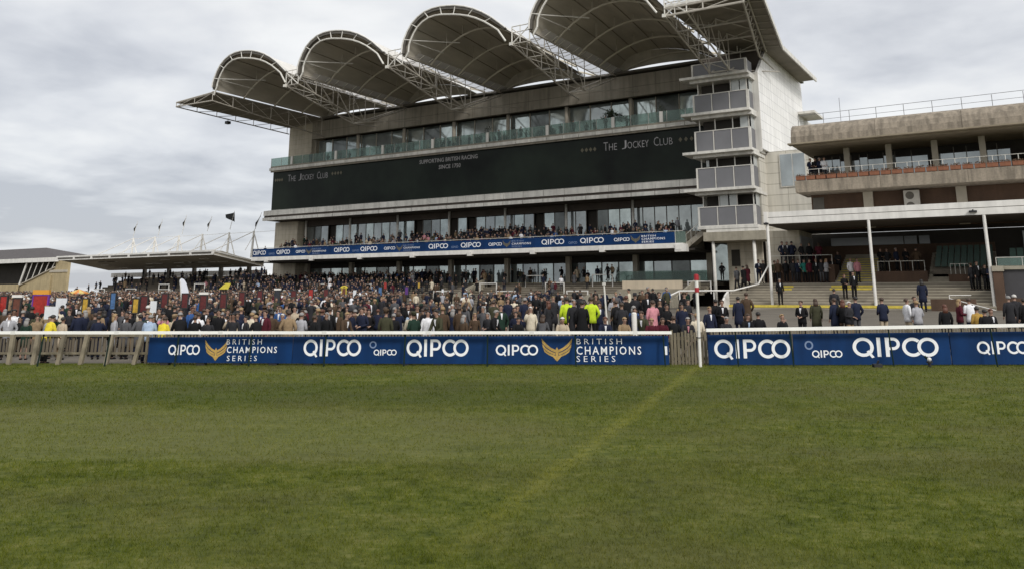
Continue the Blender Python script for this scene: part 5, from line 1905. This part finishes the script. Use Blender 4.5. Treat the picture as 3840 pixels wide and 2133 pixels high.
# ================================================================== PEOPLE ONE CAN POINT AT
AWAY, HERE = math.pi + YAW, YAW          # facing away from / towards the camera
def face(a):
    return YAW + R(a)
G1 = 'people on the right hand terrace and pavement'
def by_head(sx, sy, ang, pose, kind, top, legs, hair, hk, lab, sc=1.0, **kw):
    p = hit(sx, sy, 1.76 * sc)
    return person(p, face(ang), pose, kind, top, legs, hair, hk, sc, label=lab, group=G1, **kw)
def by_feet(sx, sy, ang, pose, kind, top, legs, hair, hk, lab, sc=1.0, **kw):
    p = hit(sx, sy, 0.0)
    return person(p, face(ang), pose, kind, top, legs, hair, hk, sc, label=lab, group=G1, **kw)
def on_deck(sx, y, z, ang, pose, kind, top, legs, hair, hk, lab, sc=1.0, **kw):
    y, z = y * OLD, (z - CAM_H) * OLD + CAM_H
    p = on_y(sx, 1000, y)
    return person(Vector((p.x, y, z)), face(ang), pose, kind, top, legs, hair, hk, sc, label=lab, group=G1, **kw)
by_feet(2929, 1147, 0, 'stand', 'jacket', 'black', 'black', 'grey', 'short', 'man in black suit and white shirt standing alone on the first step, facing out', shirt='white', sc=1.02)
by_head(3003, 1127, -40, 'hold', 'jacket', 'black', 'black', 'brown', 'short', 'man in black suit and white collar walking left of the long coated woman', shirt='white')
by_head(3056, 1120, 170, 'stand', 'coat', 'olive', 'charcoal', 'brown', 'long', 'woman in long olive coat seen from behind on the pavement by the yellow line', sc=.99)
by_head(2797, 1098, 165, 'pockets', 'coat', 'brown', 'charcoal', 'brown', 'short', 'man in brown coat seen from behind right of the white ramp wall', sc=1.05)
by_head(2766, 1113, 185, 'stand', 'coat', 'navy', 'navy', 'dark', 'short', 'person in navy coat beside the brown coated man by the white ramp wall')
by_head(2793, 1174, 20, 'lean', 'jacket', 'black', 'black', 'brown', 'long', 'brown haired person in dark jacket leaning just right of the winning post', sc=.97, shirt='pale blue')
by_head(2842, 1170, 180, 'stand', 'jacket', 'black', 'black', 'dark', 'short', 'dark haired man in black jacket and white collar, back turned, near the winning post', sc=.99, shirt='white')
by_head(2932, 1178, 25, 'phone', 'jacket', 'black', 'black', 'fair', 'short', 'fair haired person in black holding a hand to the head behind the rail', sc=.97)
by_head(2660, 1150, 10, 'stand', 'jacket', 'navy', 'navy', 'fair', 'short', 'fair haired man in navy jacket right behind the winning post', shirt='white')
by_head(2682, 1122, 190, 'stand', 'jacket', 'black', 'black', 'dark', 'short', 'taller man in black jacket, back turned, right of the winning post', sc=1.04)
by_head(2705, 1125, 0, 'hold', 'jacket', 'black', 'black', 'brown', 'short', 'man in black jacket and white shirt holding a card right of the winning post', shirt='white', sc=1.03)
by_head(2715, 1185, 15, 'lean', 'jacket', 'charcoal', 'charcoal', 'grey', 'short', 'grey haired person in charcoal leaning on the rail right of the winning post', sc=.95)
by_head(3126, 1118, 200, 'stand', 'coat', 'navy', 'navy', 'brown', 'short', 'man in long navy coat at the left of the group on the pavement', sc=1.03)
by_head(3158, 1124, 160, 'hold', 'jacket', 'black', 'brown', 'auburn', 'long', 'auburn haired woman in black jacket in the middle of the pavement group')
by_head(3180, 1131, 30, 'hold', 'jacket', 'charcoal', 'tan', 'white', 'short', 'white haired man in charcoal jacket and tan trousers in the pavement group', sc=.98)
by_head(3205, 1112, 195, 'pockets', 'jacket', 'navy', 'grey', 'dark', 'short', 'dark haired man in navy jacket and grey trousers at the right of the pavement group', sc=1.04)
by_feet(3172, 1124, 0, 'hold', 'jacket', 'black', 'black', 'auburn', 'long', 'woman in black on the steps above the pavement group, facing out', sc=.96)
by_feet(3206, 1124, 10, 'stand', 'jacket', 'black', 'black', 'dark', 'short', 'man in black suit and white shirt standing on the steps above the pavement group', shirt='white', sc=1.06)
by_head(3126, 1083, 150, 'stand', 'jacket', 'charcoal', 'charcoal', 'dark', 'short', 'dark haired man in charcoal jacket on the lowest steps behind the navy coated man', sc=.98)
by_head(3306, 1116, 190, 'hold', 'jacket', 'navy', 'beige', 'brown', 'short', 'man in navy jacket and beige trousers by the middle canopy post', sc=1.03)
by_head(3398, 1119, 95, 'stand', 'jacket', 'white', 'beige', 'brown', 'short', 'person in white top and beige trousers walking left of the long navy dress', sc=1.02)
by_head(3436, 1128, 190, 'hold', 'jacket', 'pale grey', 'charcoal', 'fair', 'short', 'person in pale grey top and charcoal trousers beside the long navy dress')
by_head(3428, 1112, 20, 'pockets', 'jacket', 'charcoal', 'charcoal', 'brown', 'short', 'brown haired person in charcoal jacket just behind the pale grey top')
by_feet(3466, 1168, 165, 'stand', 'coat', 'navy', 'navy', 'dark', 'long', 'tall woman in long navy dress with dark long hair on the steps', sc=1.1)
by_head(3540, 1142, 175, 'stand', 'coat', 'black', 'black', 'auburn', 'long', 'auburn haired woman in black coat, back turned, close behind the rail', sc=.99)
by_head(3592, 1122, 80, 'hold', 'jacket', 'maroon', 'charcoal', 'fair', 'long', 'fair haired woman in maroon top left of the white shirted man by the brick planter')
by_head(3632, 1118, 170, 'hold', 'jacket', 'white', 'navy', 'brown', 'short', 'man in white shirt and navy trousers in front of the brick planter', sc=1.03)
by_head(3660, 1150, 180, 'stand', 'jacket', 'mustard', 'black', 'dark', 'short', 'person in mustard jacket right of the white shirted man', sc=.97)
by_head(3690, 1160, 175, 'stand', 'jacket', 'black', 'black', 'dark', 'short', 'dark haired person in black left of the auburn haired one near the brick pier', sc=.97)
by_head(3711, 1158, 10, 'hold', 'jacket', 'black', 'black', 'auburn', 'short', 'auburn haired person in black jacket near the brick pier', sc=.97, shirt='white')
by_head(3779, 1110, 175, 'stand', 'coat', 'charcoal', 'charcoal', 'grey', 'short', 'grey haired man in charcoal coat at the left of a pair by the shutter', sc=1.02)
by_head(3801, 1105, 170, 'pockets', 'coat', 'charcoal', 'charcoal', 'white', 'short', 'white haired man in charcoal coat at the right of a pair by the shutter', sc=1.04)
by_head(3836, 1120, 185, 'stand', 'jacket', 'black', 'black', 'dark', 'short', 'person in black cut off by the right edge of the photo')
by_feet(2767, 1097, 195, 'walk', 'jacket', 'grey', 'charcoal', 'brown', 'short', 'person in grey jacket climbing the steps at the white stair rail', sc=1.02, shirt='white')
by_feet(2792, 1092, 200, 'walk', 'coat', 'black', 'black', 'dark', 'short', 'person in black coat climbing the steps at the white stair rail', sc=1.05)
by_feet(2806, 1083, 190, 'walk', 'coat', 'maroon', 'black', 'brown', 'long', 'woman in maroon coat climbing the steps ahead of the black coat')
by_feet(2848, 1064, 0, 'hold', 'jacket', 'navy', 'navy', 'brown', 'short', 'man in navy suit and white shirt left of the first canopy post', shirt='white', sc=1.02)
by_feet(2866, 1064, 20, 'stand', 'jacket', 'charcoal', 'charcoal', 'grey', 'short', 'grey haired man in charcoal suit by the first canopy post')
by_feet(2832, 1062, -20, 'stand', 'jacket', 'brown', 'black', 'dark', 'short', 'man in brown jacket at the left of the group at the top of the steps')
UP = [(2947, 'black', 'black', 'dark', 'short', 175, 'big dark figure in black with back turned left of the seated table group'), (2918, 'brown', 'charcoal', 'auburn', 'long', 0, 'auburn haired woman in brown jacket just right of the first canopy post'), (2992, 'navy', 'charcoal', 'brown', 'short', 20, 'man in navy jacket at the left of the table group on the terrace'),
      (3016, 'teal', 'black', 'dark', 'long', 10, 'woman in teal green top in the table group on the terrace'), (3036, 'maroon', 'black', 'brown', 'long', 0, 'woman in maroon top in the table group on the terrace'), (3060, 'black', 'black', 'fair', 'short', -15, 'fair haired man in black jacket in the table group on the terrace'),
      (3080, 'charcoal', 'grey', 'dark', 'short', -30, 'man in charcoal jacket at the right of the table group on the terrace'), (2975, 'charcoal', 'charcoal', 'grey', 'cap', 160, 'man in charcoal jacket and flat cap behind the table group'), (3098, 'pale grey', 'charcoal', 'fair', 'long', 40, 'woman in pale grey top right of the table group')]
for sx, c, lg, hr, hk, ang, lab in UP:
    on_deck(sx, 87.9, 3.54, ang, random.choice(('stand', 'hold', 'pockets')), 'jacket', c, lg, hr, hk, lab, shirt='white' if c in ('navy', 'black') and abs(ang) < 40 else None)
for k, (sx, c, hr, lab) in enumerate(((2938, 'navy', 'brown', 'person in navy jacket left of the three on the raised landing by the stone wall'), (2956, 'charcoal', 'grey', 'grey haired person in the middle of the raised landing by the stone wall'), (2974, 'navy', 'dark', 'dark haired person in navy at the right of the raised landing by the stone wall'))):
    on_deck(sx, 88.9, 5.36, (10, -10, 170)[k], 'pockets', 'jacket', c, 'charcoal', hr, 'short', lab, shirt='white' if k < 2 else None, sc=1.03)
for sx, y, c, hr, hk, lab in ((3050, 91.0, 'maroon', 'brown', 'long', 'woman in maroon at the back of the aisle between brick walls'), (3190, 90.3, 'white', 'fair', 'short', 'person in white top on the aisle steps, left of the pink jacket'), (3215, 90.3, 'pink', 'brown', 'short', 'person in pink jacket high on the aisle steps')):
    on_deck(sx, y if y > 90.5 else 87.9, 3.54 if y < 90.5 else 4.7, 10, 'stand', 'jacket', c, 'charcoal', hr, hk, lab)
for sx, c, hr, hk, lab, sc in ((3662, 'black', 'dark', 'short', 'tall man in black suit and white shirt below the green seats', 1.08), (3640, 'charcoal', 'brown', 'cap', 'man in charcoal jacket and cap below the green seats', 1.0), (3690, 'black', 'brown', 'long', 'woman in black leaning by the white post at the right', .95), (3708, 'navy', 'grey', 'short', 'grey haired man in navy jacket next to the rightmost canopy post', .95)):
    on_deck(sx, 85.3, 2.76, 15 if sx > 3650 else -160, 'hold' if sx > 3680 else 'stand', 'jacket', c, 'black', hr, hk, lab, sc, shirt='white' if sx == 3662 else None)
person(Vector((on_y(2707, 1000, 86.2).x, 86.2, 3.8)), face(175), 'pockets', 'jacket', 'black', 'black', 'dark', 'short', 1.04, label='dark figure standing under the balcony tower between its white columns', group=G1)
for sx, c, hr, ang, lab in ((3040, 'navy', 'brown', 10, 'man in navy jacket leftmost on the flower box balcony'), (3058, 'black', 'dark', -20, 'second person from the left on the flower box balcony, in black'), (3074, 'navy', 'grey', 30, 'grey haired man in navy on the flower box balcony'), (3092, 'white', 'brown', 0, 'person in white top rightmost on the flower box balcony')):
    p = on_y(sx, 640, 87.6 * OLD)
    person(Vector((p.x, 87.6 * OLD, old((0, 0, 13.72)).z)), face(ang), 'hold', 'jacket', c, 'charcoal', hr, 'short', 1.0, label=lab, group='people on the flower box balcony', shirt='white' if c == 'navy' else None)

for k, (sx, y, z, c, hr, hk) in enumerate(((3305, 89.0, 4.6, 'black', 'dark', 'short'), (3330, 89.4, 4.6, 'charcoal', 'brown', 'short'), (3365, 89.1, 4.6, 'navy', 'grey', 'short'), (3400, 89.5, 4.6, 'black', 'brown', 'long'), (3440, 89.2, 4.6, 'brown', 'dark', 'short'),
                                                (3120, 89.3, 3.79, 'black', 'dark', 'short'), (3145, 91.0, 4.5, 'charcoal', 'brown', 'cap'), (3010, 89.0, 5.35, 'charcoal', 'grey', 'short'), (3040, 89.2, 5.35, 'black', 'dark', 'short'), (3075, 89.1, 5.35, 'maroon', 'brown', 'long'), (2905, 88.0, 3.54, 'olive', 'grey', 'cap'))):
    on_deck(sx, y, z, (10, -20, 30, -5, 160)[k % 5], ('hold', 'pockets', 'stand')[k % 3], 'jacket', c, 'black', hr, hk, '%s haired person in %s, %s' % (hr, c, ('behind the rail of the middle brick box' if k < 5 else ('on the yellow aisle steps' if k < 7 else ('on the brick box by the stone wall' if k < 10 else 'left of the table group')))), .95)
# named figures in the main crowd
G2 = 'racegoers behind the rail'
taken = []
def crowd_special(sx, sy, ang, pose, kind, top, legs, hair, hk, lab, sc=1.0, **kw):
    p = hit(sx, sy, 1.76 * sc)
    taken.append(p)
    return person(p, face(ang), pose, kind, top, legs, hair, hk, sc, label=lab, group=G2, **kw)
crowd_special(745, 1172, 180, 'hold', 'jacket', 'white', 'black', 'brown', 'short', 'man in white shirt with back turned, left one of the two white shirts')
crowd_special(832, 1170, 178, 'hold', 'jacket', 'white', 'black', 'grey', 'short', 'man in white shirt with back turned, right one of the two white shirts')
crowd_special(182, 1192, 150, 'lean', 'jacket', 'yellow', 'charcoal', 'dark', 'short', 'person in yellow jacket leaning at the far left rail')
crowd_special(608, 1192, 160, 'lean', 'jacket', 'yellow', 'charcoal', 'brown', 'short', 'person in yellow jacket behind the leftmost hoarding', sc=.96)
crowd_special(560, 1186, 185, 'lean', 'jacket', 'pale blue', 'navy', 'grey', 'short', 'grey haired person in pale blue jacket behind the leftmost hoarding')
crowd_special(655, 1180, 175, 'stand', 'jacket', 'beige', 'brown', 'grey', 'cap', 'person in beige jacket and cap right of the yellow jacket', sc=.97, hat='tan')
crowd_special(945, 1172, 170, 'hold', 'jacket', 'cream', 'tan', 'fair', 'short', 'person in cream jacket behind the wings of the leftmost hoarding')
crowd_special(1085, 1165, 180, 'pockets', 'coat', 'tan', 'beige', 'brown', 'short', 'tall man in tan suit with back turned behind the rail', sc=1.05)
crowd_special(1130, 1172, 165, 'hold', 'jacket', 'pale grey', 'charcoal', 'grey', 'short', 'grey haired man in pale grey jacket right of the tan suit')
crowd_special(1545, 1168, 190, 'lean', 'jacket', 'cream', 'black', 'brown', 'short', 'person in cream jacket bending over behind the two word hoarding')
crowd_special(1605, 1165, 10, 'stand', 'coat', 'white', 'black', 'dark', 'short', 'person in long white coat with dark hair facing the track')
crowd_special(1990, 1150, 10, 'phone', 'jacket', 'cream', 'charcoal', 'white', 'short', 'white haired person in cream jacket near the left hi-vis steward', sc=1.0)
crowd_special(2108, 1190, 0, 'lean', 'jacket', 'beige', 'tan', 'white', 'short', 'white haired man in beige jacket leaning on the rail left of the gate', sc=.97)
crowd_special(2335, 1192, 15, 'lean', 'coat', 'tan', 'tan', 'fair', 'short', 'fair haired person in tan coat leaning on the rail by the stubby white post', sc=.97)
crowd_special(2266, 1186, 5, 'lean', 'jacket', 'navy', 'navy', 'auburn', 'short', 'auburn haired man in navy jacket and white shirt leaning on the rail', sc=.97, shirt='white')
crowd_special(2440, 1196, 0, 'lean', 'jacket', 'maroon', 'black', 'fair', 'short', 'fair haired person in maroon jacket leaning at the right end of the left rail', sc=.95)
crowd_special(2478, 1190, 10, 'lean', 'jacket', 'maroon', 'black', 'brown', 'long', 'brown haired woman in maroon next to the gate', sc=.95)
crowd_special(2525, 1185, 165, 'hold', 'jacket', 'black', 'black', 'brown', 'short', 'person in black holding a white paper behind the gate', sc=.98)
crowd_special(2575, 1188, 0, 'lean', 'jacket', 'charcoal', 'charcoal', 'grey', 'short', 'grey haired person in charcoal leaning over the gate', sc=.97, shirt='pink')
crowd_special(2612, 1175, 185, 'stand', 'jacket', 'cream', 'charcoal', 'fair', 'short', 'person in cream jacket just left of the winning post')
def crowd_at(sx, d, ang, pose, kind, top, legs, hair, hk, lab, sc=1.0, **kw):
    p = fp(uof(sx, d, 1150), d, 0)
    p.z = ground_z(p.x, p.y)
    taken.append(p)
    clear.append((sx, d))
    return person(p, face(ang), pose, kind, top, legs, hair, hk, sc, label=lab, group=G2, **kw)
clear = []
crowd_at(2125, 36.5, 190, 'stand', 'jacket', 'hi-vis yellow', 'black', 'dark', 'short', 'steward in hi-vis yellow jacket, left of the two, on the lawn below the terrace', 1.12)
crowd_at(2217, 36.5, 180, 'pockets', 'jacket', 'hi-vis yellow', 'black', 'brown', 'short', 'steward in hi-vis yellow jacket, right of the two, in front of the pale stair wall', 1.12)
crowd_at(2152, 35.5, 10, 'stand', 'coat', 'charcoal', 'navy', 'grey', 'short', 'grey haired man in charcoal coat just right of the left hi-vis steward', 1.1)
crowd_at(2182, 35.2, 175, 'stand', 'coat', 'black', 'black', 'dark', 'short', 'person in black coat between the two hi-vis stewards', 1.08)
crowd_special(2300, 1112, 10, 'hold', 'jacket', 'pale grey', 'charcoal', 'grey', 'short', 'person in pale grey jacket below the black bar sign')
crowd_special(2450, 1130, 20, 'stand', 'jacket', 'navy', 'charcoal', 'grey', 'short', 'grey haired man in navy jacket right of the bar sign')
person(on_y(2280, 1052, 87.0) * 1.0, face(-60), 'walk', 'jacket', 'black', 'black', 'brown', 'short', 1.05, label='person in black walking along the terrace left of the cream wall', group=G2)
person(on_y(2297, 1050, 87.6) * 1.0, face(-50), 'walk', 'jacket', 'tan', 'charcoal', 'fair', 'short', 1.0, label='person in tan jacket walking along the terrace left of the cream wall', group=G2)

# rows of racegoers behind the rail
rng = random.Random(21)
TOPS = [('navy', 16), ('black', 22), ('charcoal', 16), ('grey', 6), ('brown', 8), ('tan', 4), ('olive', 5), ('maroon', 4), ('cream', 1.5), ('white', 2.2), ('pale blue', 1), ('pale grey', 2.5), ('dark green', 4), ('blue', .7), ('beige', 1.6), ('pink', .4), ('purple', .4)]
HAIRS = [('dark', 32), ('brown', 36), ('grey', 15), ('white', 4), ('fair', 8), ('auburn', 5)]
def pick(tab):
    k = rng.uniform(0, sum(v for _, v in tab))
    for n_, v in tab:
        k -= v
        if k <= 0:
            return n_
    return tab[-1][0]
ROWN = ['front', 'second', 'third', 'fourth', 'fifth', 'sixth', 'seventh', 'eighth', 'ninth']
ANCH = [(-400, 555, 'timber fence'), (555, 1100, 'leftmost hoarding'), (1100, 1830, 'two-word hoarding'), (1830, 2512, 'third hoarding'), (2512, 2640, 'wooden gate')]
rows_d = [32.2, 33.6, 35.2, 37.0, 39.0, 41.4, 44.0, 47.0]
made = 0
cnt = {}
TARGET = 300 - len([o for o in col.objects if o.name.split('.')[0] == 'person' and o.parent is None])
for ri, d in enumerate(rows_d):
    u = (-.18 if ri == 0 else -.625) * d + rng.uniform(0, .5)
    if ri == 0:
        u = uof(560, d)
    umax = uof(2600, d, 1200) if ri > 1 else uof(2505, d, 1200)
    while u < umax:
        u += rng.uniform(.50, .85) + (.7 if rng.random() < .16 else 0) + (.35 if ri == 0 else 0)
        # thinner towards the gate
        if u > .0 * d and rng.random() < .22:
            continue
        if u > umax or made >= TARGET:
            break
        dd = d + rng.uniform(-.25, .25)
        P0 = fp(u, dd, 0)
        P0.z = ground_z(P0.x, P0.y)
        if any((P0 - q).length < .48 for q in taken):
            continue
        if any(abs(u / dd - uof(sx_c, d_c, 1150) / d_c) < .0145 and dd < d_c for sx_c, d_c in clear):
            continue
        taken.append(P0)
        top, hair = pick(TOPS), pick(HAIRS)
        woman = rng.random() < .28
        hk = 'long' if woman else ('cap' if rng.random() < .06 else ('hat' if rng.random() < .02 else 'short'))
        away = rng.random() < (.62 if u < -6 else .42)
        ang = (180 if away else 0) + rng.gauss(0, 32)
        pose = rng.choice(('stand', 'hold', 'pockets', 'hold', 'phone', 'stand')) if ri else rng.choice(('lean', 'stand', 'hold', 'lean'))
        kind = rng.choice(('jacket', 'jacket', 'coat')) if not woman else rng.choice(('jacket', 'coat', 'dress'))
        legs = rng.choice(('charcoal', 'black', 'navy', 'grey', 'tan', 'charcoal', 'black'))
        sxp = CX + (u / dd) * FPX / math.cos(PITCH)
        an = [a for a in ANCH if a[0] <= sxp < a[1]]
        an = an[0][2] if an else 'wooden gate'
        key = (ri, an)
        cnt[key] = cnt.get(key, 0) + 1
        who = 'woman' if woman else 'person'
        acc = {'cap': ', flat cap', 'hat': ', brimmed hat'}.get(hk, '')
        lab = '%s, %s hair%s, %s row behind %s, %s from left' % ((top + ' ' + kind + ' ' + who), hair, acc, ROWN[ri], an, ords[cnt[key] - 1] if cnt[key] <= len(ords) else 'last')
        sh = 'white' if (not away and not woman and kind == 'jacket' and rng.random() < .6 and top not in ('white', 'cream', 'pink', 'pale blue')) else None
        person(P0, face(ang), pose, kind, top, legs, hair, hk, rng.uniform(.91, 1.08) * (.95 if woman else 1), rng.choice((0, 0, 0, 0, 1, 1, 2)) if rng.random() < .8 else 0, sh, label=lab, group=G2, hat=rng.choice(('tan', 'brown', 'charcoal', 'olive')))
        made += 1

# ================================================================== THE REST OF THE CROWD (past what one could point at)
LOW = {}
def low_person(pose, kind):
    if (pose, kind) in LOW:
        return LOW[(pose, kind)]
    b = MB()
    a = POSES[pose]['t']
    b.k = 0
    top_mesh(b, pose, kind, 6)
    b.k = 1
    if kind != 'dress':
        trousers_mesh(b, 'stand', 5)
    b.k = 2
    b.ball(tilt((0, -.012, 1.645), a), .078, .098, .115, 7, 5)
    loft(b, [ring(tilt((0, 0, 1.46), a), .05, .05, (0, 0, 1), 5), ring(tilt((0, 0, 1.58), a), .05, .05, (0, 0, 1), 5)])
    for i, s in enumerate((1, -1)):
        b.ball(tilt(POSES[pose]['w'][i], a), .04, .05, .06, 5, 4)
    b.k = 3
    hair_mesh(b, pose, 'short', 6)
    b.k = 1
    shoes_mesh(b, 'stand', 4)
    LOW[(pose, kind)] = (np.array([tuple(v) for v in b.v]), b.f, b.mi)
    return LOW[(pose, kind)]
crowd_mats, cidx = [], {}
def cm(mt):
    if mt.name not in cidx:
        cidx[mt.name] = len(crowd_mats)
        crowd_mats.append(mt)
    return cidx[mt.name]
CV, CF, CM = [], [], []
nv = 0
def add_low(p, ang, sc=1.0, seated=False, dark=0.0):
    global nv
    pose = rng.choice(('stand', 'hold', 'pockets', 'phone', 'hold'))
    kind = rng.choice(('jacket', 'jacket', 'coat', 'dress' if rng.random() < .4 else 'jacket'))
    v, f, mi = low_person(pose, kind)
    top = pick(TOPS)
    if dark and rng.random() < dark:
        top = rng.choice(('black', 'navy', 'charcoal'))
    leg = rng.choice(('charcoal', 'black', 'navy', 'grey'))
    hair = pick(HAIRS)
    ms = [cm(cloth(top, COLS[top])), cm(cloth(leg, COLS[leg])), cm(SKIN[0 if rng.random() < .8 else 1]), cm(mat('hair_' + hair, HAIRC[hair], .6, .2, 30))]
    c, s = math.cos(ang), math.sin(ang)
    w_ = v * sc
    if seated:
        w_ = w_ - np.array([0, 0, rng.uniform(-.05, .25)])
    x = w_[:, 0] * c - w_[:, 1] * s + p[0]
    y = w_[:, 0] * s + w_[:, 1] * c + p[1]
    z = w_[:, 2] + p[2]
    CV.append(np.stack([x, y, z], 1))
    CF.extend([[i + nv for i in q] for q in f])
    CM.extend([ms[k] for k in mi])
    nv += len(v)
def pix(p):
    q = Vector(p) - CAMP
    zf = q.dot(fwd)
    return q.dot(right) / zf * FPX + CX, -q.dot(up) / zf * FPX + CY
def scatter(x0, x1, y0, y1, pitch, dens, zf, facing, sel=None, sc=1.0, seated=False, dark=.0):
    x = x0
    while x < x1:
        y = y0
        while y < y1:
            if rng.random() < (dens(x, y) if callable(dens) else dens):
                px_, py_ = x + rng.uniform(-.35, .35) * pitch, y + rng.uniform(-.35, .35) * pitch
                q = Vector((px_, py_, zf(px_, py_)))
                sx, sy = pix(q + Vector((0, 0, 1.6)))
                if -40 < sx < 3880 and (sel is None or sel(sx, sy, q)):
                    if not any((q.xy - t_.xy).length < .42 for t_ in taken):
                        if not any((q.xy - t_.xy).length < .55 for t_ in bpos):
                            add_low(q, facing(), sc * rng.uniform(.88, 1.09), seated, dark)
            y += pitch
        x += pitch
def fa():
    return YAW + (math.pi if rng.random() < .55 else 0) + rng.gauss(0, .6)
def out_():
    return rng.gauss(.25, .45)
def beyond(sx, sy, q):
    return q.dot(fwd_h) > 48.2 and sx < 2620
# lawn: packed at the left, thinning towards the winning post
def dens_lawn(x, y):
    sx, _ = pix((x, y, 1.5))
    d = -math.sin(YAW) * x + math.cos(YAW) * y
    if sx < 1500:
        return .50 if d < 62 else .40
    if sx < 2050:
        return .34 if d < 54 else .10
    return .34 if d < 50 else .05
scatter(-165, 0, 2, 80.2, .92, dens_lawn, ground_z, fa, beyond)
# terrace steps under the big stand
scatter(-98, -57, 81.3, 90.4, .8, lambda x, y: .74 if x < -70 else (.5 if x < -66 else .2), ground_z, out_, None, dark=.5)
scatter(-57, -41, 81.3, 90.4, .9, lambda x, y: .15 if y < 87 else .20, ground_z, out_)
# balcony above the blue banner
def bal_z(x, y):
    return 7.72 + .27 * min(max(int((y - 84.6) / .85), 0), 6)
scatter(-95.5, -32.5, 85.0, 86.9, .66, lambda x, y: .45 if x < -78 else .66, bal_z, out_, None, .98, True)
scatter(-94, -33, 87.0, 90.2, .85, lambda x, y: .22 if x < -75 else .42 + .25 * math.sin(x * .9), bal_z, out_, None, .98, False, .4)
scatter(-62, -54, 88, 90.2, .7, .6, bal_z, out_, None, 1, False, .8)
# banked low stand
scatter(-143, -101, 84.4, 94.6, .95, .24, lambda x, y: 1.6 + .36 * int(y - 84), out_, lambda sx, sy, q: q.y > 88 or rng.random() < .4, 1, False, .8)
scatter(-104, -98.8, 80, 90, .9, .55, lambda x, y: 1.2 + max(0, y - 80) * .36, out_, None, 1, False, .6)
# upper terrace
scatter(-92, -31, 88.5, 90.9, .9, lambda x, y: .42 if -72 < x < -48 else .16, lambda x, y: 21.4, out_, None, 1, False, .7)
me = bpy.data.meshes.new('crowd')
V_ = np.concatenate(CV)
me.from_pydata(V_.tolist(), [], CF)
for mm in crowd_mats:
    me.materials.append(mm)
me.polygons.foreach_set('material_index', CM)
me.polygons.foreach_set('use_smooth', [True] * len(me.polygons))
co = bpy.data.objects.new('crowd', me)
col.objects.link(co)
co['kind'] = 'stuff'
tag(co, 'dense distant crowd of racegoers filling the lawn, terraces and balcony', 'crowd')
print('individuals', made, 'crowd', len(CV))
